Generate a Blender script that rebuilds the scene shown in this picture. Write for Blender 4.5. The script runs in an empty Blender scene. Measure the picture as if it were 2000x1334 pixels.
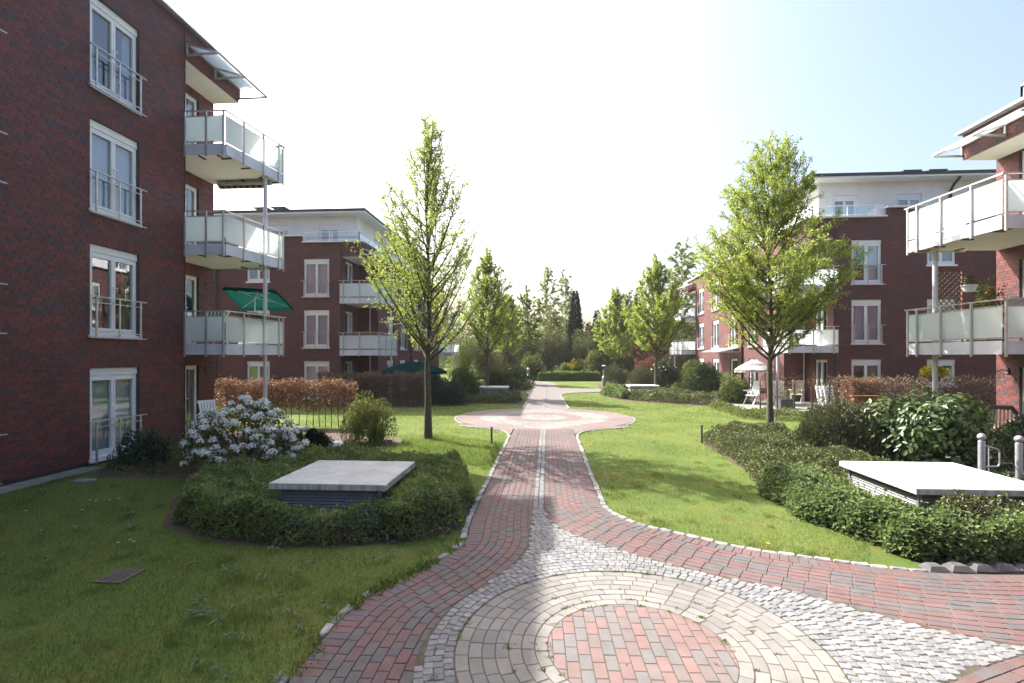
import bpy, math, random
import numpy as np
from mathutils import Vector, Matrix
HAZE = 0.00032
rnd = random.Random(7)
rng = np.random.default_rng(11)
scene = bpy.context.scene
COL = scene.collection
R = math.radians

# ------------------------------------------------------------------ camera, sky, sun, exposure
CAMZ = 2.4
cam_d = bpy.data.cameras.new('camera'); cam = bpy.data.objects.new('camera', cam_d); COL.objects.link(cam)
cam.location = (0, 0, CAMZ); cam.rotation_euler = (R(90), 0, R(4))
cam_d.lens = 18.0; cam_d.sensor_width = 36.0; cam_d.shift_y = 0.0145
cam_d.clip_start = 0.05; cam_d.clip_end = 2000
scene.camera = cam

SUN = Vector((-9.76, 7.8, 11.5)).normalized()          # towards the sun
world = bpy.data.worlds.new('World'); scene.world = world; world.use_nodes = True
wn = world.node_tree; bg = wn.nodes['Background']
sky = wn.nodes.new('ShaderNodeTexSky'); sky.sky_type = 'NISHITA'; sky.sun_disc = False
sky.sun_elevation = math.asin(SUN.z); sky.sun_rotation = math.atan2(SUN.x, SUN.y)
sky.air_density = 1.05; sky.dust_density = 6.0; sky.ozone_density = 1.0
wn.links.new(sky.outputs[0], bg.inputs[0]); bg.inputs[1].default_value = 0.15
sun_d = bpy.data.lights.new('sun', 'SUN'); sun_d.energy = 5.0; sun_d.angle = R(0.5); sun_d.color = (1.0, 0.965, 0.91)
sun = bpy.data.objects.new('sun', sun_d); COL.objects.link(sun)
sun.rotation_euler = (-SUN).to_track_quat('-Z', 'Y').to_euler(); sun.location = (0, 0, 60)
scene.view_settings.view_transform = 'Standard'; scene.view_settings.look = 'None'
scene.view_settings.gamma = 1; scene.view_settings.use_curve_mapping = False
scene.view_settings.exposure = 1.36
scene.cycles.use_denoising = True
scene.cycles.max_bounces = 8; scene.cycles.transparent_max_bounces = 16
scene.cycles.caustics_reflective = False; scene.cycles.caustics_refractive = False

# ------------------------------------------------------------------ materials
def lin(r, g, b):
    f = lambda c: (c/255/12.92) if c/255 <= 0.04045 else ((c/255+0.055)/1.055)**2.4
    return (f(r), f(g), f(b))
class NT:
    def __init__(s, name):
        s.m = bpy.data.materials.new(name); s.m.use_nodes = True; s.t = s.m.node_tree; s.t.nodes.clear()
        s.out = s.n('ShaderNodeOutputMaterial')
    def n(s, typ, ins=None, **kw):
        nd = s.t.nodes.new(typ)
        for k, v in kw.items(): setattr(nd, k, v)
        for k, v in (ins or {}).items(): s.set(nd.inputs[k], v)
        return nd
    def set(s, inp, v):
        if isinstance(v, bpy.types.NodeSocket): s.t.links.new(v, inp)
        elif isinstance(v, (tuple, list)) and len(v) == 3 and inp.type == 'RGBA': inp.default_value = (*v, 1)
        else: inp.default_value = v
    def math(s, op, a, b=0.0, c=None):
        nd = s.n('ShaderNodeMath', {0: a, 1: b}, operation=op)
        if c is not None: s.set(nd.inputs[2], c)
        return nd.outputs[0]
    def mix(s, f, a, b, mode='MIX'):
        nd = s.n('ShaderNodeMix', data_type='RGBA', blend_type=mode)
        s.set(nd.inputs[0], f); s.set(nd.inputs[6], a); s.set(nd.inputs[7], b); return nd.outputs[2]
    def ramp(s, f, stops, interp='LINEAR'):
        nd = s.n('ShaderNodeValToRGB', {0: f}); cr = nd.color_ramp; cr.interpolation = interp
        while len(cr.elements) < len(stops): cr.elements.new(0.5)
        for e, (p, c) in zip(cr.elements, stops): e.position = p; e.color = (*c, 1)
        return nd.outputs[0]
    def noise(s, scale, detail=4, rough=0.55, vec=None):
        nd = s.n('ShaderNodeTexNoise', {'Scale': scale, 'Detail': detail, 'Roughness': rough})
        s.t.links.new(vec if vec is not None else s.pos(), nd.inputs['Vector']); return nd.outputs[0]
    def geo(s):
        if not hasattr(s, '_g'): s._g = s.n('ShaderNodeNewGeometry')
        return s._g
    def pos(s): return s.geo().outputs['Position']
    def rand(s):
        oi = s.n('ShaderNodeObjectInfo')
        return s.math('FRACT', s.math('ADD', s.math('MULTIPLY', s.geo().outputs['Random Per Island'], 7.13), s.math('MULTIPLY', oi.outputs['Random'], 5.7)))
    def bump(s, h, strength=0.3, dist=0.01):
        return s.n('ShaderNodeBump', {'Height': h, 'Strength': strength, 'Distance': dist}).outputs[0]
    def pbr(s, col, rough=0.6, metal=0.0, normal=None, spec=0.5):
        b = s.n('ShaderNodeBsdfPrincipled', {'Base Color': col, 'Roughness': rough, 'Metallic': metal, 'Specular IOR Level': spec})
        if normal is not None: s.set(b.inputs['Normal'], normal)
        return b.outputs[0]
    def done(s, sh): s.t.links.new(sh, s.out.inputs[0]); return s.m

def m_plain(name, col, rough=0.55, metal=0.0, var=0.12, scale=3.0, bump=0.05, bscale=60.0, spec=0.5, dirt=None):
    t = NT(name)
    c = t.mix(t.ramp(t.noise(scale), [(0.3, (0, 0, 0)), (0.7, (1, 1, 1))]), tuple(x*(1-var) for x in col), tuple(min(1, x*(1+var)) for x in col))
    if dirt: c = t.mix(t.ramp(t.noise(1.7, 8, 0.7), [(0.5, (0, 0, 0)), (0.78, (1, 1, 1))]), c, dirt)
    return t.done(t.pbr(c, rough, metal, t.bump(t.noise(bscale), bump, 0.01), spec))

def m_pieces(name, stops, rough=0.75, mott=0.25, mscale=9.0, bump=0.35, bscale=90.0, spec=0.35, stain=None):
    """countable stones or bricks: each piece its own tone"""
    t = NT(name)
    c = t.ramp(t.rand(), stops, 'CONSTANT')
    n = t.noise(mscale, 6, 0.65)
    c = t.mix(1.0, c, t.ramp(n, [(0.25, (1-mott,)*3), (0.75, (1+mott,)*3)]), 'MULTIPLY')
    c = t.mix(1.0, c, t.ramp(t.noise(0.55, 5, 0.6), [(0.3, (0.82,)*3), (0.7, (1.15,)*3)]), 'MULTIPLY')
    fine = t.noise(bscale, 5, 0.7)
    c = t.mix(0.5, c, t.ramp(fine, [(0.3, (0.72,)*3), (0.7, (1.25,)*3)]), 'MULTIPLY')
    if stain: c = t.mix(t.math('MULTIPLY', t.ramp(t.noise(1.1, 7, 0.7), [(0.52, (0, 0, 0)), (0.75, (1, 1, 1))]), 0.6), c, stain)
    return t.done(t.pbr(c, rough, 0, t.bump(fine, bump, 0.006), spec))

BR = [(0.0, (0.150, 0.043, 0.039)), (0.26, (0.125, 0.039, 0.037)), (0.46, (0.092, 0.041, 0.042)), (0.6, (0.165, 0.047, 0.041)), (0.78, (0.072, 0.050, 0.055)), (0.9, (0.108, 0.040, 0.039))]
M = {}
M['brick'] = m_pieces('wall brick', BR, 0.6, 0.3, 7, 0.4, 70, 0.4)
M['mortar'] = m_plain('grey mortar', (0.085, 0.07, 0.067), 0.9, var=0.25, bump=0.4)
def m_brickwall():
    t = NT('brick wall')
    p = t.n('ShaderNodeSeparateXYZ', {0: t.pos()}); nn = t.n('ShaderNodeSeparateXYZ', {0: t.geo().outputs['True Normal']})
    ax = t.math('GREATER_THAN', t.math('ABSOLUTE', nn.outputs[0]), 0.7)
    u = t.math('ADD', t.math('MULTIPLY', p.outputs[0], t.math('SUBTRACT', 1.0, ax)), t.math('MULTIPLY', p.outputs[1], ax))
    v = t.n('ShaderNodeCombineXYZ', {0: u, 1: p.outputs[2], 2: 0.0}).outputs[0]
    b = t.n('ShaderNodeTexBrick', {'Vector': v, 'Color1': (0, 0, 0), 'Color2': (1, 1, 1), 'Mortar': (0.5, 0.5, 0.5), 'Scale': 1.0, 'Mortar Size': 0.006,
            'Mortar Smooth': 0.1, 'Bias': 0.0, 'Brick Width': 0.25, 'Row Height': 0.0775})
    c = t.ramp(b.outputs[0], [(0.0, BR[0][1]), (0.3, BR[1][1]), (0.5, BR[2][1]), (0.62, BR[3][1]), (0.8, BR[4][1]), (1.0, BR[5][1])])
    c = t.mix(1.0, c, t.ramp(t.noise(1.3, 6, 0.7), [(0.3, (0.75,)*3), (0.7, (1.25,)*3)]), 'MULTIPLY')
    c = t.mix(b.outputs[1], c, (0.10, 0.08, 0.075))
    h = t.math('SUBTRACT', t.noise(60), t.math('MULTIPLY', b.outputs[1], 2.0))
    return t.done(t.pbr(c, 0.75, 0, t.bump(h, 0.5, 0.01), 0.35))
M['brickwall'] = m_brickwall()
M['render'] = m_plain('white render', (0.74, 0.74, 0.73), 0.85, var=0.05, scale=0.8, bump=0.1, dirt=(0.62, 0.62, 0.6))
M['frame'] = m_plain('white window plastic', (0.78, 0.79, 0.80), 0.35, var=0.03)
M['skirt'] = m_plain('pale balcony panel', (0.60, 0.61, 0.68), 0.45, var=0.10, scale=2.0, dirt=(0.45, 0.43, 0.42))
M['soffit'] = m_plain('cream soffit', (0.72, 0.70, 0.64), 0.8, var=0.06, scale=1.2)
M['metal'] = m_plain('galvanised steel', (0.52, 0.50, 0.50), 0.42, 0.75, var=0.12, scale=8)
M['galv'] = m_plain('grey zinc post', (0.44, 0.43, 0.47), 0.5, 0.55, var=0.16, scale=14)
M['pole'] = m_plain('pale lilac painted steel', (0.60, 0.58, 0.63), 0.4, 0.1, var=0.05)
M['darkroof'] = m_plain('dark roof sheet', (0.05, 0.05, 0.055), 0.5, 0.3)
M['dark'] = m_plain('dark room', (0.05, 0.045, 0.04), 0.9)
M['curtain'] = None
def m_slab():
    t = NT('pale concrete slab')
    c = t.mix(t.ramp(t.noise(5, 6, 0.65), [(0.3, (0, 0, 0)), (0.7, (1, 1, 1))]), (0.42, 0.42, 0.40), (0.54, 0.54, 0.52))
    c = t.mix(t.math('MULTIPLY', t.ramp(t.noise(2.2, 8, 0.72), [(0.47, (0, 0, 0)), (0.68, (1, 1, 1))]), 0.55), c, (0.30, 0.295, 0.25))
    c = t.mix(t.math('MULTIPLY', t.ramp(t.noise(24, 6, 0.75), [(0.60, (0, 0, 0)), (0.72, (1, 1, 1))]), 0.6), c, (0.20, 0.195, 0.17))
    nz = t.n('ShaderNodeSeparateXYZ', {0: t.geo().outputs['True Normal']}).outputs[2]
    mp = t.n('ShaderNodeMapping', {0: t.pos(), 'Scale': (14, 14, 1.2)}).outputs[0]
    st = t.math('MULTIPLY', t.ramp(t.noise(1.0, 5, 0.7, mp), [(0.45, (0, 0, 0)), (0.65, (1, 1, 1))]), t.math('LESS_THAN', t.math('ABSOLUTE', nz), 0.4))
    c = t.mix(t.math('MULTIPLY', st, 0.75), c, (0.17, 0.165, 0.14))
    return t.done(t.pbr(c, 0.85, 0, t.bump(t.noise(120), 0.25, 0.01), 0.4))
M['concrete'] = m_slab()
M['oldconcrete'] = m_plain('mossy concrete', (0.21, 0.21, 0.18), 0.9, var=0.2, scale=4, bump=0.3, dirt=(0.10, 0.115, 0.06))
M['louvre'] = m_plain('grey louvre metal', (0.20, 0.21, 0.235), 0.5, 0.3)
M['pipe'] = m_plain('dark downpipe', (0.05, 0.035, 0.035), 0.5, 0.3)
M['soil'] = m_plain('brown mulch soil', (0.075, 0.05, 0.035), 0.95, var=0.5, scale=18, bump=1.0, bscale=45)
M['wood'] = m_plain('reddish garden wood', (0.24, 0.10, 0.045), 0.6, var=0.25, scale=12)
M['terracotta'] = m_plain('terracotta', (0.36, 0.13, 0.07), 0.8)
M['whiteplastic'] = m_plain('white garden furniture', (0.76, 0.76, 0.74), 0.4, var=0.04)
M['wicker'] = m_plain('brown wicker', (0.16, 0.11, 0.08), 0.7, var=0.35, scale=60, bump=0.6)
M['cushion'] = m_plain('striped beige cushion', (0.58, 0.51, 0.42), 0.9, var=0.2, scale=25)
M['bollard'] = m_plain('dark bollard', (0.10, 0.10, 0.11), 0.45, 0.4)
M['iron'] = m_plain('cast iron grate', (0.13, 0.105, 0.095), 0.7, 0.3, var=0.3, scale=20)
M['bark'] = m_plain('grey green bark', (0.085, 0.072, 0.045), 0.9, var=0.35, scale=14, bump=0.8, bscale=50)
M['twig'] = m_plain('brown twig', (0.085, 0.06, 0.042), 0.9, var=0.3, scale=6)
M['birchbark'] = m_plain('birch bark', (0.42, 0.40, 0.36), 0.8, var=0.5, scale=5)
M['petal'] = None
def m_leaf(name, c1, c2, trans=0.35, tc=1.5, rough=0.5, spec=0.3, nscale=0.7):
    t = NT(name)
    f = t.math('ADD', t.math('MULTIPLY', t.rand(), 0.6), t.math('MULTIPLY', t.ramp(t.noise(nscale, 3), [(0.35, (0, 0, 0)), (0.65, (1, 1, 1))]), 0.4))
    c = t.mix(f, c1, c2)
    p = t.pbr(c, rough, 0, None, spec)
    tr = t.n('ShaderNodeBsdfTranslucent', {'Color': t.mix(1.0, c, (tc, tc*1.05, tc*0.7), 'MULTIPLY')}).outputs[0]
    return t.done(t.n('ShaderNodeMixShader', {0: trans, 1: p, 2: tr}).outputs[0])
M['leaf_tree'] = m_leaf('young tree leaf', (0.185, 0.235, 0.05), (0.31, 0.345, 0.10), 0.5, 1.6)
M['leaf_birch'] = m_leaf('birch leaf', (0.16, 0.20, 0.07), (0.27, 0.29, 0.11), 0.45, 1.5)
M['leaf_wood'] = m_leaf('woodland leaf', (0.08, 0.105, 0.035), (0.18, 0.20, 0.07), 0.35, 1.4, nscale=0.3)
M['leaf_thicket'] = m_leaf('thicket leaf', (0.10, 0.10, 0.045), (0.18, 0.165, 0.08), 0.3, 1.3, nscale=0.3)
M['leaf_conifer'] = m_leaf('conifer needle', (0.014, 0.03, 0.014), (0.035, 0.055, 0.025), 0.12, 1.0)
M['leaf_hedge'] = m_leaf('low hedge leaf', (0.06, 0.10, 0.045), (0.28, 0.335, 0.105), 0.3, 1.4, 0.42, 0.5, 2.2)
M['leaf_cover'] = m_leaf('fresh ground cover leaf', (0.10, 0.145, 0.06), (0.20, 0.25, 0.10), 0.38, 1.3, 0.55, 0.3, 2)
M['leaf_rose'] = m_leaf('reddish green leaf', (0.075, 0.095, 0.035), (0.16, 0.15, 0.06), 0.25, 1.2, 0.4, 0.4, 2)
M['leaf_shrubby'] = m_leaf('low shrub leaf', (0.07, 0.095, 0.038), (0.17, 0.185, 0.075), 0.28, 1.3, 0.42, 0.4, 2)
M['leaf_weed'] = m_leaf('grey green weed leaf', (0.15, 0.20, 0.11), (0.25, 0.30, 0.18), 0.3, 1.1, 0.6, 0.3)
M['leaf_pine'] = m_leaf('pine needle', (0.09, 0.105, 0.055), (0.19, 0.195, 0.11), 0.15, 1.2, 0.55, 0.3, 2)
M['leaf_darkpine'] = m_leaf('dark pine needle', (0.018, 0.035, 0.015), (0.045, 0.07, 0.03), 0.12, 1.1)
M['leaf_laurel'] = m_leaf('glossy laurel leaf', (0.035, 0.07, 0.02), (0.10, 0.15, 0.04), 0.2, 1.5, 0.40, 0.5, 3)
M['leaf_dark'] = m_leaf('dark evergreen leaf', (0.032, 0.058, 0.026), (0.08, 0.115, 0.048), 0.18, 1.2, 0.3, 0.5, 2)
M['leaf_juniper'] = m_leaf('blue juniper', (0.06, 0.08, 0.068), (0.11, 0.135, 0.115), 0.12, 1.1)
M['leaf_bush'] = m_leaf('mid green bush leaf', (0.08, 0.11, 0.03), (0.18, 0.21, 0.06), 0.3, 1.4, nscale=1.5)
M['leaf_olive'] = m_leaf('olive bush leaf', (0.085, 0.10, 0.03), (0.19, 0.20, 0.065), 0.3, 1.3, nscale=1.5)
M['leaf_yellow'] = m_leaf('yellow flowering leaf', (0.25, 0.22, 0.02), (0.45, 0.36, 0.02), 0.35, 1.2)
M['leaf_redmaple'] = m_leaf('red brown leaf', (0.12, 0.05, 0.035), (0.20, 0.09, 0.06), 0.3, 1.3)
M['leaf_beech'] = m_leaf('dry beech leaf', (0.12, 0.082, 0.066), (0.28, 0.13, 0.09), 0.35, 1.3, 0.5, 0.3, 3)
M['leaf_beechdark'] = m_leaf('dull beech leaf', (0.12, 0.082, 0.066), (0.25, 0.175, 0.14), 0.3, 1.2, 0.5, 0.3, 3)
M['litter'] = m_leaf('fallen leaf', (0.12, 0.07, 0.045), (0.26, 0.16, 0.10), 0.1, 1.0)
M['petal'] = m_leaf('white petal', (0.82, 0.84, 0.82), (0.93, 0.93, 0.91), 0.2, 1.0, 0.5, 0.2)
M['petal_purple'] = m_leaf('purple petal', (0.10, 0.06, 0.22), (0.25, 0.18, 0.45), 0.2, 1.0)
M['petal_yellow'] = m_leaf('yellow petal', (0.6, 0.42, 0.01), (0.75, 0.6, 0.02), 0.2, 1.0)
M['orange_fruit'] = m_plain('orange fruit', (0.6, 0.12, 0.02), 0.5)
def m_curtain(name, col, tr=0.35):
    t = NT(name)
    d = t.n('ShaderNodeBsdfDiffuse', {'Color': col}).outputs[0]; x = t.n('ShaderNodeBsdfTranslucent', {'Color': col}).outputs[0]
    return t.done(t.n('ShaderNodeMixShader', {0: tr, 1: d, 2: x}).outputs[0])
M['curtain'] = m_curtain('white curtain', (0.72, 0.74, 0.78)); M['greycurtain'] = m_curtain('grey blue curtain', (0.52, 0.55, 0.64))
M['beigecurtain'] = m_curtain('beige curtain', (0.30, 0.24, 0.13))
M['blind'] = m_curtain('pale blind', (0.70, 0.74, 0.74))
M['greencloth'] = m_curtain('green parasol cloth', (0.006, 0.05, 0.04), 0.35); M['darkgreencloth'] = m_curtain('dark green parasol cloth', (0.006, 0.035, 0.03), 0.2)
M['orangecloth'] = m_curtain('orange awning cloth', (0.55, 0.16, 0.04), 0.5)
def m_stripes(name, c1, c2, freq, axis=0, tr=0.3):
    t = NT(name)
    oc = t.n('ShaderNodeTexCoord').outputs['Object']; sp = t.n('ShaderNodeSeparateXYZ', {0: oc})
    if axis == 'r': v = t.n('ShaderNodeVectorMath', {0: oc}, operation='LENGTH').outputs['Value']
    else: v = sp.outputs[axis]
    c = t.mix(t.math('GREATER_THAN', t.math('FRACT', t.math('MULTIPLY', v, freq)), 0.5), c1, c2)
    d = t.n('ShaderNodeBsdfDiffuse', {'Color': c}).outputs[0]; x = t.n('ShaderNodeBsdfTranslucent', {'Color': c}).outputs[0]
    return t.done(t.n('ShaderNodeMixShader', {0: tr, 1: d, 2: x}).outputs[0])
M['stripecloth'] = m_stripes('grey striped parasol cloth', (0.62, 0.60, 0.58), (0.33, 0.30, 0.29), 7, 'r')
M['greenstripe'] = m_stripes('green striped cloth', (0.62, 0.66, 0.55), (0.10, 0.33, 0.12), 9, 0)
M['awningstripe'] = m_stripes('brown striped awning', (0.30, 0.24, 0.2), (0.10, 0.075, 0.06), 5, 0)
def m_glass(name, tint, base=0.03, rough=0.0):
    t = NT(name)
    cs = t.math('ABSOLUTE', t.n('ShaderNodeVectorMath', {0: t.geo().outputs['Normal'], 1: t.geo().outputs['Incoming']}, operation='DOT_PRODUCT').outputs['Value'])
    lw = t.math('ADD', 0.04, t.math('MULTIPLY', 0.96, t.math('POWER', t.math('SUBTRACT', 1.0, cs), 5.0)))
    f = t.math('MINIMUM', t.math('ADD', lw, base), 1.0)
    g = t.n('ShaderNodeBsdfGlossy', {'Color': (0.95, 0.97, 1.0), 'Roughness': rough, 'Normal': t.bump(t.noise(0.9, 2), 0.03, 0.05)}).outputs[0]
    tr = t.n('ShaderNodeBsdfTransparent', {'Color': tint}).outputs[0]
    return t.done(t.n('ShaderNodeMixShader', {0: f, 1: tr, 2: g}).outputs[0])
M['pane'] = m_glass('window glass', (0.88, 0.93, 0.96), 0.07)
M['canopyglass'] = m_glass('canopy glass', (0.80, 0.86, 0.86), 0.08, 0.05)
M['clearglass'] = m_glass('clear rail glass', (0.85, 0.9, 0.9), 0.06)
def m_frost():
    t = NT('frosted balcony glass')
    c = t.mix(t.ramp(t.noise(0.8, 3), [(0.3, (0, 0, 0)), (0.7, (1, 1, 1))]), (0.82, 0.89, 0.90), (0.88, 0.92, 0.91))
    tr = t.n('ShaderNodeBsdfTranslucent', {'Color': c}).outputs[0]
    p = t.pbr(t.mix(0.15, c, (0.5, 0.5, 0.5)), 0.18, 0, None, 0.5)
    return t.done(t.n('ShaderNodeMixShader', {0: 0.62, 1: p, 2: tr}).outputs[0])
M['frost'] = m_frost()
PAV_RED = [(0.0, (0.150, 0.093, 0.088)), (0.3, (0.135, 0.098, 0.094)), (0.5, (0.122, 0.108, 0.105)), (0.68, (0.160, 0.094, 0.087)), (0.84, (0.116, 0.105, 0.104))]
PAV_WORN = [(0.0, (0.215, 0.145, 0.134)), (0.3, (0.19, 0.15, 0.14)), (0.5, (0.175, 0.16, 0.153)), (0.68, (0.222, 0.145, 0.132)), (0.84, (0.17, 0.158, 0.153))]
M['paver'] = m_pieces('red paving brick', PAV_RED, 0.8, 0.2, 8, 0.5, 150, 0.3)
M['wornpaver'] = m_pieces('worn pink paving brick', PAV_WORN, 0.85, 0.12, 8, 0.5, 150, 0.3)
M['tanpaver'] = m_pieces('tan paving block', [(0.0, (0.225, 0.211, 0.194)), (0.35, (0.25, 0.234, 0.213)), (0.7, (0.205, 0.194, 0.181))], 0.85, 0.14, 7, 0.5, 170, 0.3)
M['sett'] = m_pieces('granite sett', [(0.0, (0.20, 0.20, 0.20)), (0.3, (0.245, 0.243, 0.24)), (0.6, (0.17, 0.172, 0.178)), (0.82, (0.215, 0.21, 0.20))], 0.8, 0.28, 22, 0.35, 130, 0.3)
M['kerb'] = m_pieces('granite kerb stone', [(0.0, (0.27, 0.262, 0.245)), (0.4, (0.33, 0.315, 0.29)), (0.75, (0.22, 0.215, 0.205))], 0.85, 0.3, 14, 0.9, 80, 0.3)
M['darkkerb'] = m_pieces('dark kerb block', [(0.0, (0.085, 0.08, 0.08)), (0.5, (0.115, 0.11, 0.11))], 0.85, 0.3, 14, 0.9, 80, 0.3)
M['joint'] = m_plain('sandy joint', (0.085, 0.07, 0.048), 0.95, var=0.35, scale=10, bump=0.6, bscale=150)
def m_farpave():
    t = NT('distant paving')
    b = t.n('ShaderNodeTexBrick', {'Vector': t.n('ShaderNodeMapping', {0: t.pos(), 'Rotation': (0, 0, R(90))}).outputs[0], 'Color1': (0, 0, 0), 'Color2': (1, 1, 1), 'Mortar': (0.5, 0.5, 0.5),
            'Scale': 1.0, 'Mortar Size': 0.006, 'Brick Width': 0.2, 'Row Height': 0.1})
    c = t.ramp(b.outputs[0], [(0, PAV_WORN[1][1]), (0.5, PAV_WORN[2][1]), (1, PAV_WORN[4][1])])
    return t.done(t.pbr(t.mix(b.outputs[1], c, (0.12, 0.10, 0.08)), 0.85, 0, t.bump(b.outputs[1], -0.4, 0.006), 0.3))
M['farpave'] = m_farpave()
def lawncol(t):
    p = t.pos()
    a = t.ramp(t.noise(0.55, 6, 0.65), [(0.32, (0.074, 0.114, 0.026)), (0.5, (0.105, 0.143, 0.036)), (0.68, (0.148, 0.170, 0.048))])
    b = t.ramp(t.noise(1.9, 5, 0.6), [(0.52, (0, 0, 0)), (0.7, (1, 1, 1))])
    return t.mix(t.math('MULTIPLY', b, 0.6), a, (0.135, 0.125, 0.036))
def m_lawn():
    t = NT('lawn ground')
    c = t.mix(1.0, lawncol(t), t.ramp(t.noise(28, 5, 0.75), [(0.3, (0.65,)*3), (0.7, (1.35,)*3)]), 'MULTIPLY')
    return t.done(t.pbr(c, 0.95, 0, t.bump(t.noise(45, 6, 0.8), 0.6, 0.02), 0.1))
M['lawn'] = m_lawn()
def m_grass():
    t = NT('grass blade')
    c = t.mix(1.0, lawncol(t), t.ramp(t.rand(), [(0.0, (0.6, 0.72, 0.7)), (0.5, (1.1, 1.1, 1.1)), (1.0, (1.8, 1.6, 2.0))]), 'MULTIPLY')
    p = t.pbr(c, 0.5, 0, None, 0.25)
    tr = t.n('ShaderNodeBsdfTranslucent', {'Color': t.mix(1.0, c, (1.6, 1.7, 1.0), 'MULTIPLY')}).outputs[0]
    return t.done(t.n('ShaderNodeMixShader', {0: 0.5, 1: p, 2: tr}).outputs[0])
M['grass'] = m_grass()

# ------------------------------------------------------------------ geometry helpers
class MB:
    def __init__(s): s.v = []; s.f = []
    def add(s, vs, fs):
        k = len(s.v); s.v += [tuple(p) for p in vs]; s.f += [tuple(i+k for i in f) for f in fs]
    def box8(s, p): s.add(p, [(0, 3, 2, 1), (4, 5, 6, 7), (0, 1, 5, 4), (1, 2, 6, 5), (2, 3, 7, 6), (3, 0, 4, 7)])
    def box(s, x0, y0, z0, x1, y1, z1): s.box8([(x0, y0, z0), (x1, y0, z0), (x1, y1, z0), (x0, y1, z0), (x0, y0, z1), (x1, y0, z1), (x1, y1, z1), (x0, y1, z1)])
    def quad(s, a, b, c, d): s.add([a, b, c, d], [(0, 1, 2, 3)])
    def beam(s, p, q, w, h):
        p, q = Vector(p), Vector(q); d = (q-p).normalized()
        side = d.cross(Vector((0, 0, 1))); side = Vector((1, 0, 0)) if side.length < 1e-3 else side.normalized()
        up = side.cross(d).normalized(); a, b = side*w/2, up*h/2
        s.box8([p-a-b, p+a-b, q+a-b, q-a-b, p-a+b, p+a+b, q+a+b, q-a+b])
    def tube(s, pts, rad, n=8, caps=True):
        pts = [Vector(p) for p in pts]; rad = [rad]*len(pts) if isinstance(rad, (int, float)) else rad
        vs, fs = [], []; ref = None
        for i, p in enumerate(pts):
            d = (pts[min(i+1, len(pts)-1)]-pts[max(i-1, 0)]).normalized()
            if ref is None: ref = d.orthogonal().normalized()
            a = (ref-d*ref.dot(d)); a = a.normalized() if a.length > 1e-4 else d.orthogonal().normalized(); ref = a; b = d.cross(a)
            vs += [p+(a*math.cos(2*math.pi*j/n)+b*math.sin(2*math.pi*j/n))*rad[i] for j in range(n)]
        for i in range(len(pts)-1):
            for j in range(n): fs.append((i*n+j, i*n+(j+1) % n, (i+1)*n+(j+1) % n, (i+1)*n+j))
        if caps: fs += [tuple(range(n-1, -1, -1)), tuple(range((len(pts)-1)*n, len(pts)*n))]
        s.add(vs, fs)
    def lathe(s, c, prof, n=16):
        vs = [(c[0]+r*math.cos(2*math.pi*j/n), c[1]+r*math.sin(2*math.pi*j/n), c[2]+z) for r, z in prof for j in range(n)]
        fs = [(i*n+j, i*n+(j+1) % n, (i+1)*n+(j+1) % n, (i+1)*n+j) for i in range(len(prof)-1) for j in range(n)]
        fs += [tuple(range(n-1, -1, -1)), tuple(range((len(prof)-1)*n, len(prof)*n))]
        s.add(vs, fs)
    def prism(s, poly, z0, z1, bottom=True):
        n = len(poly); vs = [(x, y, z0) for x, y in poly]+[(x, y, z1) for x, y in poly]
        fs = [(i, (i+1) % n, n+(i+1) % n, n+i) for i in range(n)]+[tuple(range(n, 2*n))]
        if bottom: fs.append(tuple(range(n-1, -1, -1)))
        s.add(vs, fs)
    def stone(s, poly, z0, z1, ch=0.004):
        """a paving piece with a chamfered top edge"""
        n = len(poly); cx = sum(p[0] for p in poly)/n; cy = sum(p[1] for p in poly)/n
        ins = []
        for x, y in poly:
            l = math.hypot(x-cx, y-cy) or 1; k = max(0.3, 1-ch*1.4/l); ins.append((cx+(x-cx)*k, cy+(y-cy)*k))
        vs = [(x, y, z0) for x, y in poly]+[(x, y, z1-ch) for x, y in poly]+[(x, y, z1) for x, y in ins]
        fs = [(a*n+i, a*n+(i+1) % n, (a+1)*n+(i+1) % n, (a+1)*n+i) for a in (0, 1) for i in range(n)]+[tuple(range(2*n, 3*n))]
        s.add(vs, fs)
    def mesh(s, name, mat):
        me = bpy.data.meshes.new(name); me.from_pydata(s.v, [], s.f); me.update()
        if mat is not None: me.materials.append(M[mat] if isinstance(mat, str) else mat)
        return me
    def build(s, name, mat, parent=None, *a, **props): return link(name, s.mesh(name, mat), parent, *a, **props)

def setp(o, label=None, cat=None, group=None, kind=None):
    if label: o['label'] = label
    if cat: o['category'] = cat
    if group: o['group'] = group
    if kind: o['kind'] = kind
    return o
def adopt(o, parent):
    """world-space children: the offset of an Empty is taken out again"""
    o.parent = parent
    if parent.type == 'EMPTY':
        o.matrix_parent_inverse = (Matrix.Translation(parent.location) @ parent.rotation_euler.to_matrix().to_4x4()).inverted()
def link(name, me, parent=None, label=None, cat=None, group=None, kind=None, smooth=False):
    o = bpy.data.objects.new(name, me); COL.objects.link(o)
    if smooth: me.polygons.foreach_set('use_smooth', [True]*len(me.polygons))
    if parent is not None: adopt(o, parent)
    return setp(o, label, cat, group, kind)
def thing(name, loc, label, cat, group=None, rz=0):
    o = bpy.data.objects.new(name, None); COL.objects.link(o); o.location = loc; o.rotation_euler = (0, 0, rz)
    o.empty_display_size = 0.2
    return setp(o, label, cat, group)
def structure(name, mb, mat): return mb.build(name, mat, None, kind='structure')
def piece(name, me, parent, loc, rz=0.0, rx=0.0, ry=0.0):
    o = bpy.data.objects.new(name, me); COL.objects.link(o); o.location = loc; o.rotation_euler = (rx, ry, rz); o.parent = parent
    return o
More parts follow.
